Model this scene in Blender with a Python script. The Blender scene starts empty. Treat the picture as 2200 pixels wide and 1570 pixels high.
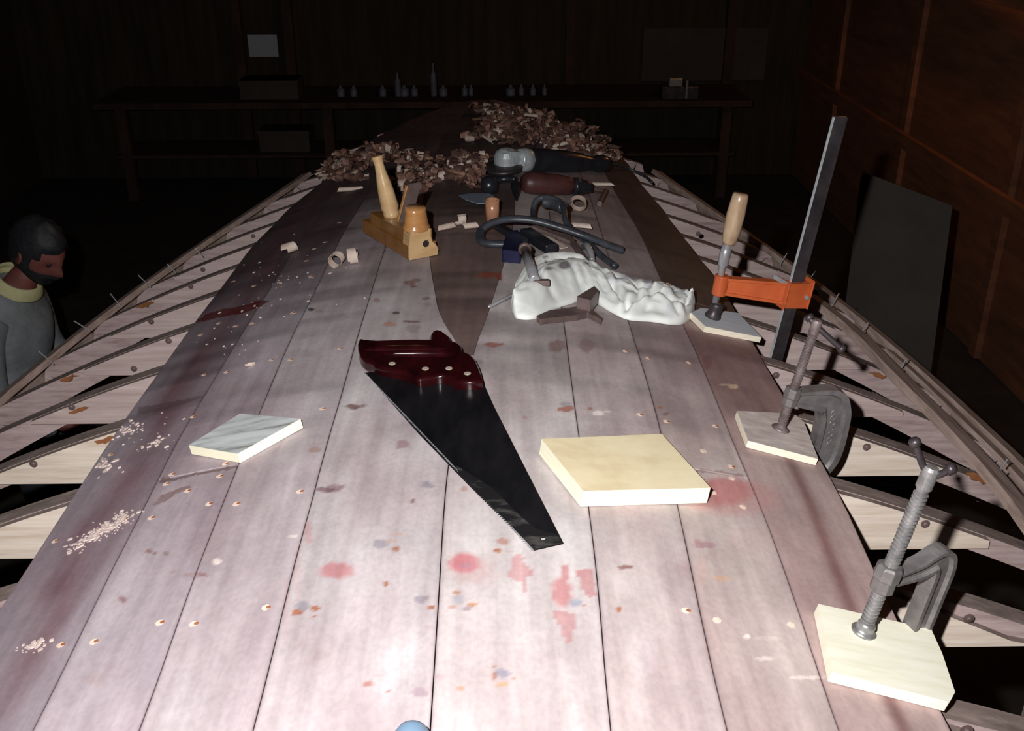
import bpy, math, random
import numpy as np
from mathutils import Vector, Matrix

random.seed(7); np.random.seed(7)
SC = bpy.context.scene
COL = SC.collection

# ------------------------------------------------------------------ camera
PITCH, YAW, ROLL = .4425, .0141, -.002
Z0 = 1.95                       # height of the hull's top above the shop floor
CAM = np.array([.0652, 0.0, Z0 + .81])
Fv = np.array([math.sin(YAW)*math.cos(PITCH), math.cos(YAW)*math.cos(PITCH), -math.sin(PITCH)])
Rv = np.array([math.cos(YAW), -math.sin(YAW), 0.0])
Uv = np.cross(Rv, Fv)
Rr = math.cos(ROLL)*Rv + math.sin(ROLL)*Uv
Ur = -math.sin(ROLL)*Rv + math.cos(ROLL)*Uv
cd = bpy.data.cameras.new('camera'); cd.sensor_width = 36; cd.lens = 36.0; cd.clip_start = .02; cd.clip_end = 60
cam = bpy.data.objects.new('camera', cd); COL.objects.link(cam)
M = Matrix(((Rr[0], Ur[0], -Fv[0], CAM[0]), (Rr[1], Ur[1], -Fv[1], CAM[1]), (Rr[2], Ur[2], -Fv[2], CAM[2]), (0, 0, 0, 1)))
cam.matrix_world = M
SC.camera = cam
cd.dof.use_dof = False

# ------------------------------------------------------------------ light, world, exposure
SC.view_settings.view_transform = 'Standard'
SC.view_settings.look = 'None'
SC.view_settings.gamma = 1.0
SC.view_settings.use_curve_mapping = False
SC.view_settings.exposure = 0.0
w = bpy.data.worlds.new('night'); SC.world = w; w.use_nodes = True
w.node_tree.nodes['Background'].inputs[0].default_value = (.10, .12, .22, 1)
w.node_tree.nodes['Background'].inputs[1].default_value = .010

def lamp(name, kind, loc, energy, color, **kw):
    l = bpy.data.lights.new(name, kind); l.energy = energy; l.color = color
    for k, v in kw.items(): setattr(l, k, v)
    o = bpy.data.objects.new(name, l); COL.objects.link(o); o.location = loc
    return o
# the photographer's flash gun, left of and a little above the lens
fl_pos = Vector(CAM) + Vector(Rr)*(-.12) + Vector(Ur)*.10
FLASH = lamp('flash', 'SPOT', fl_pos, 190.0, (1.0, .975, .965), spot_size=math.radians(132), spot_blend=1.0, shadow_soft_size=.014)
tgt = Vector(CAM) + Vector(Fv)*3 + Vector(Ur)*.32
FLASH.rotation_euler = (tgt - fl_pos).to_track_quat('-Z', 'Y').to_euler()
# weak warm light, added out of view to tint the upper right corner
lamp('added_warm_light', 'POINT', (2.72, 6.2, 3.35), 17.0, (1.0, .42, .11), shadow_soft_size=.05)

# ------------------------------------------------------------------ hull surface
HA, HB, K4, TI = .2685, .0231, .0224, .003
def h0(X, Y):
    Yc = np.minimum(Y, 3.0)
    rock = -HB*(Yc-1.2)**2 - 2*HB*1.8*(np.maximum(Y, 3.0)-3.0)*.86
    x2 = np.minimum(np.abs(X), 1.8)**2
    return Z0 - HA*x2 + rock + K4*x2*x2 + TI*X
def hz(x, y, off=0.0): return float(h0(np.float64(x), np.float64(y))) + off
PT = .016                                           # plank thickness: planks lie on the frames
def nrm(x, y):
    e = 1e-3
    n = Vector((-(hz(x+e, y)-hz(x-e, y))/(2*e), -(hz(x, y+e)-hz(x, y-e))/(2*e), 1.0))
    return n.normalized()
def ray(u, v):
    x = (u-1100)/2200.; y = -(v-785)/2200.
    return Fv + x*Rr + y*Ur
def P(u, v, off=PT):
    """point of the hull surface (raised by off) behind pixel u, v"""
    d = ray(u, v); t = .3; pt = t
    while t < 9:
        p = CAM + t*d
        if p[2] < hz(p[0], p[1], off):
            lo, hi = pt, t
            for _ in range(30):
                m = (lo+hi)/2; p = CAM + m*d
                if p[2] < hz(p[0], p[1], off): hi = m
                else: lo = m
            return Vector(CAM + hi*d)
        pt = t; t += .02
    return None
def PY(u, v, Y): d = ray(u, v); return Vector(CAM + d*((Y-CAM[1])/d[1]))
def PZ(u, v, Z): d = ray(u, v); return Vector(CAM + d*((Z-CAM[2])/d[2]))
def PD(u, v, D): return Vector(CAM + ray(u, v)*D)
def proj(X, Y, Z):
    dx, dy, dz = X-CAM[0], Y-CAM[1], Z-CAM[2]
    zc = dx*Fv[0]+dy*Fv[1]+dz*Fv[2]
    return 1100+2200*(dx*Rr[0]+dy*Rr[1]+dz*Rr[2])/zc, 785-2200*(dx*Ur[0]+dy*Ur[1]+dz*Ur[2])/zc, zc
def on(x, y, off=PT): return Vector((x, y, hz(x, y, off)))

# ------------------------------------------------------------------ materials
def mat(name, c1, c2=None, scale=8, stretch=(1, 1, 1), rough=.6, metal=0.0, bump=.0, spec=.5, detail=6, rot=(0, 0, 0), c3=None, coat=0.0, bscale=None, lo=.3, hi=.7):
    m = bpy.data.materials.new(name); m.use_nodes = True
    nt = m.node_tree; n = nt.nodes; L = nt.links; b = n['Principled BSDF']
    b.inputs['Roughness'].default_value = rough; b.inputs['Metallic'].default_value = metal
    b.inputs['Specular IOR Level'].default_value = spec
    if coat: b.inputs['Coat Weight'].default_value = coat; b.inputs['Coat Roughness'].default_value = .12
    tc = n.new('ShaderNodeTexCoord'); mp = n.new('ShaderNodeMapping')
    mp.inputs['Scale'].default_value = stretch; mp.inputs['Rotation'].default_value = rot
    L.new(tc.outputs['Object'], mp.inputs['Vector'])
    nz = n.new('ShaderNodeTexNoise'); nz.inputs['Scale'].default_value = scale; nz.inputs['Detail'].default_value = detail
    nz.inputs['Roughness'].default_value = .62
    L.new(mp.outputs[0], nz.inputs['Vector'])
    cr = n.new('ShaderNodeValToRGB')
    cr.color_ramp.elements[0].position = lo; cr.color_ramp.elements[1].position = hi
    cr.color_ramp.elements[0].color = (*c1, 1); cr.color_ramp.elements[1].color = (*(c2 or c1), 1)
    if c3: e = cr.color_ramp.elements.new(.5*(lo+hi)); e.color = (*c3, 1)
    L.new(nz.outputs['Fac'], cr.inputs[0]); L.new(cr.outputs[0], b.inputs['Base Color'])
    if bump:
        bp = n.new('ShaderNodeBump'); bp.inputs['Strength'].default_value = bump; bp.inputs['Distance'].default_value = .002
        if bscale:
            n2 = n.new('ShaderNodeTexNoise'); n2.inputs['Scale'].default_value = bscale; n2.inputs['Detail'].default_value = 4
            L.new(tc.outputs['Object'], n2.inputs['Vector']); L.new(n2.outputs['Fac'], bp.inputs['Height'])
        else: L.new(nz.outputs['Fac'], bp.inputs['Height'])
        L.new(bp.outputs[0], b.inputs['Normal'])
    return m
def plank_mat():
    m = bpy.data.materials.new('sanded_planking'); m.use_nodes = True
    nt = m.node_tree; n = nt.nodes; L = nt.links; b = n['Principled BSDF']
    at = n.new('ShaderNodeVertexColor'); at.layer_name = 'Col'
    tc = n.new('ShaderNodeTexCoord')
    def noise(scale, st, det=5):
        mp = n.new('ShaderNodeMapping'); mp.inputs['Scale'].default_value = st; L.new(tc.outputs['Object'], mp.inputs['Vector'])
        z = n.new('ShaderNodeTexNoise'); z.inputs['Scale'].default_value = scale; z.inputs['Detail'].default_value = det
        L.new(mp.outputs[0], z.inputs['Vector']); return z
    def ramp(src, a, c, p0=.3, p1=.7):
        r = n.new('ShaderNodeValToRGB'); r.color_ramp.elements[0].color = (*a, 1); r.color_ramp.elements[1].color = (*c, 1)
        r.color_ramp.elements[0].position = p0; r.color_ramp.elements[1].position = p1; L.new(src.outputs['Fac'], r.inputs[0]); return r
    def mul(a, c):
        x = n.new('ShaderNodeMix'); x.data_type = 'RGBA'; x.blend_type = 'MULTIPLY'; x.inputs[0].default_value = 1
        L.new(a, x.inputs[6]); L.new(c, x.inputs[7]); return x.outputs[2]
    g = ramp(noise(46, (1, .045, 1), 6), (.83, .80, .80), (1.08, 1.08, 1.07))       # fine grain along the planks
    bl = ramp(noise(5.5, (1, .55, 1), 5), (.84, .78, .80), (1.08, 1.10, 1.10), .35, .66)  # blotches
    sp = ramp(noise(150, (1, .7, 1), 2), (.94, .935, .94), (1.03, 1.03, 1.03), .35, .6)
    c = mul(mul(mul(at.outputs['Color'], g.outputs[0]), bl.outputs[0]), sp.outputs[0])
    L.new(c, b.inputs['Base Color']); b.inputs['Roughness'].default_value = .62; b.inputs['Specular IOR Level'].default_value = .35
    bp = n.new('ShaderNodeBump'); bp.inputs['Strength'].default_value = .12; bp.inputs['Distance'].default_value = .001
    L.new(noise(120, (1, .1, 1), 3).outputs['Fac'], bp.inputs['Height']); L.new(bp.outputs[0], b.inputs['Normal'])
    return m
MP = plank_mat()
M_edge = mat('weathered_frame_edge', (.14, .105, .093), (.31, .24, .215), 9, (1, 6, 6), .8, c3=(.205, .155, .138), bump=.2)
M_face = mat('pale_frame_face', (.29, .20, .185), (.52, .41, .40), 12, (1, 5, 7), .75, c3=(.42, .32, .31), bump=.15)
M_gus = mat('pale_plywood', (.56, .45, .35), (.80, .71, .61), 10, (.6, 3, 9), .7, c3=(.69, .59, .50), bump=.1)
M_bat = mat('batten_wood', (.24, .17, .14), (.50, .39, .34), 14, (6, .4, 6), .75, c3=(.38, .28, .24), bump=.2)
M_glue = mat('brown_glue', (.20, .075, .03), (.36, .15, .065), 30, rough=.4)
M_steel = mat('bright_steel', (.34, .34, .37), (.54, .54, .57), 30, (1, 1, 1), .28, .45, spec=.8)
M_cast = mat('grey_cast_iron', (.13, .12, .12), (.25, .235, .235), 40, rough=.48, metal=.45, bump=.5)
M_screw = mat('greased_screw_steel', (.20, .195, .20), (.42, .41, .41), 60, rough=.40, metal=.6)
M_dsteel = mat('dark_steel', (.035, .028, .032), (.10, .085, .09), 18, rough=.42, metal=.5, bump=.2)
M_black = mat('black_plastic', (.012, .013, .017), (.024, .026, .034), 20, rough=.28)
M_rub = mat('black_rubber', (.030, .033, .042), (.070, .078, .094), 25, rough=.38, bump=.15)
M_navy = mat('navy_plastic', (.006, .007, .03), (.018, .02, .07), 25, rough=.3)
M_orange = mat('orange_paint', (.46, .085, .025), (.62, .14, .045), 14, rough=.34, bump=.12, coat=.3)
M_cloth = mat('white_cotton', (.72, .74, .72), (.93, .95, .93), 7, rough=.95, bump=.35, bscale=240)
M_pine = mat('pale_pine', (.80, .78, .60), (.96, .95, .82), 9, (1, 7, 2), .6, c3=(.90, .88, .72), bump=.08)
M_block = mat('yellow_plywood_face', (.70, .57, .36), (.86, .76, .52), 7, (2, 3, 3), .6, c3=(.80, .69, .45), bump=.05)
M_bedge = mat('plywood_block_edge', (.90, .86, .62), (.97, .95, .76), 20, (1, 1, 12), .6)
M_ply1 = mat('grey_fir_plywood', (.20, .19, .18), (.66, .70, .70), 6, (1, 6.0, 1), .7, c3=(.50, .54, .54), rot=(0, 0, .35), bump=.2, lo=.34, hi=.6)
M_ply2 = mat('worn_plywood', (.44, .37, .35), (.74, .64, .60), 22, (1, 3, 1), .7, bump=.2)
M_ply3 = mat('blue_grey_plywood', (.56, .62, .68), (.72, .78, .84), 12, (1, 4, 1), .7)
M_pedge = mat('plywood_edge', (.78, .68, .50), (.97, .94, .80), 9, (1, 1, 60), .65)
M_sawh = mat('dark_red_lacquer', (.008, .001, .0015), (.034, .0035, .005), 9, (3, 1, 1), .22, coat=.4)
M_blade = mat('dark_saw_steel', (.006, .006, .008), (.020, .019, .022), 8, (3, 1, 1), .30, .35, spec=.4)
M_bladew = mat('scraped_saw_steel', (.022, .021, .023), (.22, .21, .20), 16, (1, 2.5, 1), .4, .4, lo=.5, hi=.78)
M_brass = mat('pale_brass', (.55, .47, .38), (.68, .60, .50), 40, rough=.35, metal=.3)
M_horn = mat('lacquered_hornbeam', (.50, .31, .14), (.70, .49, .27), 9, (1, 1, 3), .22, coat=.5)
M_sole = mat('orange_plane_wood', (.20, .085, .022), (.31, .14, .04), 10, (1, 4, 1), .3, coat=.4)
M_hump = mat('amber_lacquered_wood', (.40, .17, .05), (.62, .33, .13), 8, (1, 1, 3), .22, coat=.5)
M_handle = mat('worn_ash_handle', (.26, .16, .10), (.56, .42, .29), 13, (3, 3, .8), .3, c3=(.44, .31, .20), coat=.3)
M_shav = mat('mahogany_shavings', (.14, .07, .05), (.50, .31, .23), 22, rough=.65, c3=(.27, .145, .105))
M_shavl = mat('pale_shaving', (.50, .37, .29), (.80, .70, .62), 25, rough=.6)
M_alu = mat('cast_aluminium', (.40, .44, .47), (.72, .78, .80), 26, rough=.38, metal=.35, bump=.3)
M_redb = mat('red_brown_casing', (.045, .018, .018), (.10, .035, .030), 20, rough=.45)
M_dbrown = mat('dark_brown_steel', (.10, .068, .062), (.20, .145, .135), 22, rough=.5, metal=.2)
M_copper = mat('copper_tube', (.55, .25, .14), (.72, .38, .24), 15, rough=.22, metal=.2, spec=.9)
M_bluebl = mat('blue_grey_blade', (.20, .25, .33), (.28, .34, .43), 15, rough=.5, metal=.1)
M_bluep = mat('blue_grey_plastic', (.16, .26, .38), (.22, .33, .46), 12, rough=.5)
M_wall = mat('dark_room_boards', (.030, .016, .012), (.085, .045, .032), 5, (1, 4, .5), .85, c3=(.055, .028, .02))
M_wallb = mat('back_wall_boards', (.024, .017, .011), (.060, .043, .028), 3, (4, 1, .4), .9)
M_wallr = mat('brown_wall_boards', (.17, .065, .035), (.34, .13, .06), 4, (1, .5, 3.5), .8, c3=(.25, .095, .045))
M_gus2 = mat('pinkish_plywood', (.38, .285, .27), (.56, .45, .43), 10, (.6, 3, 9), .7, c3=(.48, .375, .355), bump=.1)
M_scr2 = mat('rusty_brown_screw', (.13, .095, .09), (.30, .25, .245), 50, rough=.5, metal=.4, bump=.3)
M_floor = mat('shop_floor', (.020, .018, .017), (.045, .04, .036), 4, rough=.9)
M_paper = mat('pinned_paper', (.42, .48, .56), (.55, .60, .66), 6, rough=.8)
M_board = mat('grey_board', (.055, .043, .038), (.085, .07, .062), 3, rough=.85)
M_bottle = mat('dull_bottle', (.08, .09, .13), (.24, .27, .33), 6, rough=.5)
M_skin = mat('skin', (.16, .05, .04), (.25, .08, .065), 12, rough=.6)
M_hair = mat('dark_hair', (.006, .006, .008), (.03, .032, .038), 60, (1, 4, 4), .6, bump=.6)
M_sweat = mat('grey_sweatshirt', (.17, .19, .21), (.30, .325, .34), 14, rough=.95, bump=.5, bscale=120)
M_collar = mat('pale_yellow_collar', (.55, .53, .27), (.68, .66, .38), 20, rough=.9, bump=.3)
M_trou = mat('dark_trousers', (.02, .022, .035), (.04, .045, .06), 20, rough=.9)
M_hole = mat('rusty_screw_head', (.30, .10, .04), (.44, .17, .08), 80, rough=.6)
M_bare = mat('bare_wood_chip', (.80, .58, .46), (.95, .78, .66), 90, rough=.7)

# ------------------------------------------------------------------ mesh helpers
LOC = {}
class MB:
    def __init__(s): s.v = []; s.f = []; s.m = []
    def add(s, vs, fs, mi=0):
        o = len(s.v); s.v += [tuple(v) for v in vs]; s.f += [tuple(i+o for i in f) for f in fs]; s.m += [mi]*len(fs)
    def build(s, name, mats, parent=None, loc=None, smooth=False, bevel=0, subsurf=0, bseg=2, angle=40):
        mats = mats if isinstance(mats, (list, tuple)) else [mats]
        base = Vector(LOC[parent.name]) if parent else (Vector(loc) if loc is not None else Vector((0, 0, 0)))
        me = bpy.data.meshes.new(name)
        me.from_pydata([tuple(Vector(v)-base) for v in s.v], [], s.f)
        for q in mats: me.materials.append(q)
        me.polygons.foreach_set('material_index', s.m)
        if smooth: me.polygons.foreach_set('use_smooth', [True]*len(s.f))
        me.validate(); me.update()
        o = bpy.data.objects.new(name, me); COL.objects.link(o)
        if parent: o.parent = parent; LOC[o.name] = tuple(base)
        else: o.location = base; LOC[o.name] = tuple(base)
        if bevel:
            b = o.modifiers.new('bevel', 'BEVEL'); b.width = bevel; b.segments = bseg; b.limit_method = 'ANGLE'; b.angle_limit = math.radians(angle)
        if subsurf:
            q = o.modifiers.new('sub', 'SUBSURF'); q.levels = subsurf; q.render_levels = subsurf
        return o
    # shapes
    def prism(s, poly, up, mi=0, mside=None, holes=None):
        n = len(poly); up = Vector(up); a = [Vector(p) for p in poly]; b = [p+up for p in a]
        s.add(a+b, [tuple(range(n-1, -1, -1)), tuple(range(n, 2*n))], mi)
        s.add(a+b, [(i, (i+1) % n, (i+1) % n+n, i+n) for i in range(n)], mi if mside is None else mside)
    def box(s, c, X, Y, Z, mi=0):
        c, X, Y, Z = Vector(c), Vector(X), Vector(Y), Vector(Z)
        vs = [c+a*X+b*Y+d*Z for d in (-.5, .5) for b in (-.5, .5) for a in (-.5, .5)]
        s.add(vs, [(0, 2, 3, 1), (4, 5, 7, 6), (0, 1, 5, 4), (2, 6, 7, 3), (0, 4, 6, 2), (1, 3, 7, 5)], mi)
    def sweep(s, pts, sec, up=(0, 0, 1), mi=0, closed=False, twist=None):
        """sec(i, t) -> list of (a, b) offsets in the local (side, up) frame"""
        pts = [Vector(p) for p in pts]; n = len(pts); up = Vector(up); vs = []; k = 0
        for i, p in enumerate(pts):
            if closed: d = pts[(i+1) % n]-pts[i-1]
            else: d = (pts[min(i+1, n-1)]-pts[max(i-1, 0)])
            d.normalize(); side = d.cross(up)
            if side.length < 1e-4: side = d.cross(Vector((1, 0, 0)))
            side.normalize(); u2 = side.cross(d).normalized()
            q = sec(i, i/max(1, n-1)); k = len(q)
            vs += [p+side*a+u2*b for a, b in q]
        fs = []
        rng = n if closed else n-1
        for i in range(rng):
            j = (i+1) % n
            for m in range(k): fs.append((i*k+m, i*k+(m+1) % k, j*k+(m+1) % k, j*k+m))
        if not closed: fs.append(tuple(range(k-1, -1, -1))); fs.append(tuple((n-1)*k+m for m in range(k)))
        s.add(vs, fs, mi)
    def tube(s, pts, r, seg=10, mi=0, flat=1.0, up=(0, 0, 1)):
        rr = r if callable(r) else (lambda t: r)
        s.sweep(pts, lambda i, t: [(rr(t)*math.cos(a), rr(t)*flat*math.sin(a)) for a in [2*math.pi*j/seg for j in range(seg)]], up, mi)
    def lathe(s, o, ax, prof, seg=24, mi=0):
        """prof: list of (distance along axis, radius)"""
        o = Vector(o); ax = Vector(ax).normalized(); x = ax.orthogonal().normalized(); y = ax.cross(x)
        vs = []; k = seg
        for t, r in prof: vs += [o+ax*t+(x*math.cos(2*math.pi*j/k)+y*math.sin(2*math.pi*j/k))*max(r, 1e-5) for j in range(k)]
        fs = []
        for i in range(len(prof)-1):
            for j in range(k): fs.append((i*k+j, i*k+(j+1) % k, (i+1)*k+(j+1) % k, (i+1)*k+j))
        fs.append(tuple(range(k-1, -1, -1))); fs.append(tuple((len(prof)-1)*k+j for j in range(k)))
        s.add(vs, fs, mi)
def smooth_path(pts, n=8):
    pts = [Vector(p) for p in pts]; out = []
    for i in range(len(pts)-1):
        p0, p1, p2, p3 = pts[max(i-1, 0)], pts[i], pts[i+1], pts[min(i+2, len(pts)-1)]
        for k in range(n):
            t = k/n
            out.append(.5*((2*p1)+(p2-p0)*t+(2*p0-5*p1+4*p2-p3)*t*t+(3*p1-p0-3*p2+p3)*t**3))
    out.append(pts[-1]); return out
def tag(o, label=None, cat=None, group=None, kind=None):
    if label: o['label'] = label
    if cat: o['category'] = cat
    if group: o['group'] = group
    if kind: o['kind'] = kind
    return o
def empty(name, loc, label, cat, group=None):
    o = bpy.data.objects.new(name, None); COL.objects.link(o); o.location = loc; o.empty_display_size = .05
    LOC[o.name] = tuple(loc); return tag(o, label, cat, group)
def rect_sec(a, b): return [(-a/2, -b/2), (a/2, -b/2), (a/2, b/2), (-a/2, b/2)]

def attr_mat(name, rough=.9):
    m = bpy.data.materials.new(name); m.use_nodes = True; n = m.node_tree.nodes; L = m.node_tree.links; b = n['Principled BSDF']
    at = n.new('ShaderNodeVertexColor'); at.layer_name = 'Col'; L.new(at.outputs['Color'], b.inputs['Base Color']); b.inputs['Roughness'].default_value = rough
    tc = n.new('ShaderNodeTexCoord'); z = n.new('ShaderNodeTexNoise'); z.inputs['Scale'].default_value = 260; L.new(tc.outputs['Object'], z.inputs['Vector'])
    bp = n.new('ShaderNodeBump'); bp.inputs['Strength'].default_value = .3; bp.inputs['Distance'].default_value = .001; L.new(z.outputs['Fac'], bp.inputs['Height']); L.new(bp.outputs[0], b.inputs['Normal'])
    return m
# ------------------------------------------------------------------ the boat hull
hull = empty('boat_hull', (0, 2.2, Z0-.5), 'upside-down wooden boat hull, half planked, its bare frames open on both sides', 'boat')
DF, Y0F = .2607, .9138
def FY(i): return Y0F + DF*i
BY = [-1.5, -.5, .5, 1.2, 1.9, 2.3, 2.6, 3.0, 3.3, 3.6, 3.9, 4.2, 4.6, 5.0, 5.3, 5.5]
BX = [.95, 1.12, 1.19, 1.215, 1.20, 1.165, 1.125, 1.06, .975, .875, .785, .715, .60, .42, .24, .05]
def B(Y): return float(np.interp(Y, BY, BX))
YEND = 5.48

def line(pxs, off=PT):
    q = [P(u, v, off) for u, v in pxs]; q = [p for p in q if p is not None]
    q.sort(key=lambda p: p.y); return [p.y for p in q], [p.x for p in q]
def seam(pxs, ymax=4.2):
    ys, xs = line(pxs, PT)
    keep = [(y, x) for y, x in zip(ys, xs) if y <= ymax+.3]
    ys = [k[0] for k in keep]; xs = [k[1] for k in keep]
    x_lo = xs[0]; ys = [-1.2, .3]+ys if ys[0] > .35 else [-1.2]+ys
    xs = ([x_lo*.9, x_lo] if len(ys)-len(xs) == 2 else [x_lo*.9])+xs
    xe = float(np.interp(ymax, ys, xs))
    def f(Y):
        if Y <= ymax: return float(np.interp(Y, ys, xs))
        return xe*B(Y)/B(ymax)
    def g(Y):                                    # lightly smoothed
        return sum(f(Y+d) for d in (-.10, -.05, 0, .05, .10))/5
    return g
S = [seam([(0, 1310), (75, 1195), (165, 1055), (268, 900), (340, 802), (419, 691), (474, 620), (515, 564), (545, 524), (592, 479), (617, 450), (646, 427), (700, 385)]),
     seam([(110, 1497), (158, 1396), (200, 1304), (243, 1221), (289, 1130), (316, 1079), (339, 1033), (367, 974), (385, 937), (415, 891), (470, 800), (530, 700), (600, 590), (655, 500)]),
     seam([(303, 1565), (358, 1410), (399, 1286), (459, 1134), (505, 1015), (561, 879), (629, 718), (667, 647), (711, 554), (738, 500), (773, 445)]),
     seam([(546, 1565), (582, 1423), (628, 1226), (679, 1047), (702, 951), (734, 850), (763, 740), (790, 653), (823, 546), (862, 440)]),
     seam([(925, 1570), (935, 1400), (948, 1200), (955, 1060), (965, 980), (990, 850), (1010, 762), (1006, 700), (1002, 600), (1000, 500), (1003, 430)]),
     seam([(1310, 1570), (1300, 1450), (1285, 1250), (1270, 1130), (1243, 931), (1228, 824), (1214, 710), (1200, 620), (1188, 520), (1178, 440)]),
     seam([(1560, 1567), (1535, 1457), (1511, 1355), (1488, 1236), (1457, 1093), (1420, 928), (1399, 848), (1375, 770), (1351, 695), (1325, 610), (1298, 520), (1270, 430)]),
     seam([(1783, 1527), (1750, 1415), (1720, 1325), (1677, 1202), (1644, 1113), (1627, 1067), (1599, 1010), (1539, 860), (1500, 767), (1468, 698), (1412, 585), (1394, 540), (1370, 491), (1339, 440), (1320, 410)]),
     seam([(2023, 1535), (1950, 1380), (1867, 1202), (1793, 1035), (1774, 1011), (1680, 844), (1644, 785), (1624, 747), (1535, 591), (1504, 559), (1472, 514), (1443, 479), (1415, 438), (1392, 414), (1378, 397)])]
# keel wedge (dark triangular board let in between the two middle planks)
WL = seam([(1009, 765), (945, 691), (940, 653), (926, 582), (924, 555), (915, 500), (905, 440)])
WR = seam([(1011, 765), (1046, 685), (1068, 609), (1082, 571), (1095, 520), (1108, 450)])
YW = P(1010, 764).y

# ---- stains, in plank colours (positions read off the photograph once, then fixed on the wood)
def vnoise(x, y, seed=0):
    xi, yi = np.floor(x).astype(np.int64), np.floor(y).astype(np.int64); fx, fy = x-xi, y-yi
    fx = fx*fx*(3-2*fx); fy = fy*fy*(3-2*fy)
    def hsh(a, b):
        n = (a*374761393 + b*668265263 + seed*974711) & 0x7fffffff
        n = ((n ^ (n >> 13))*1274126177) & 0x7fffffff
        return ((n ^ (n >> 16)) & 0xffff)/65535.
    return (hsh(xi, yi)*(1-fx)+hsh(xi+1, yi)*fx)*(1-fy)+(hsh(xi, yi+1)*(1-fx)+hsh(xi+1, yi+1)*fx)*fy
RED = (.50, .215, .225); DRED = (.12, .012, .012); GREY = (.33, .31, .35); RUST = (.40, .17, .10); BRN = (.22, .13, .12); WHT = (.92, .82, .76); MAUVE = (.20, .12, .14)
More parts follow.
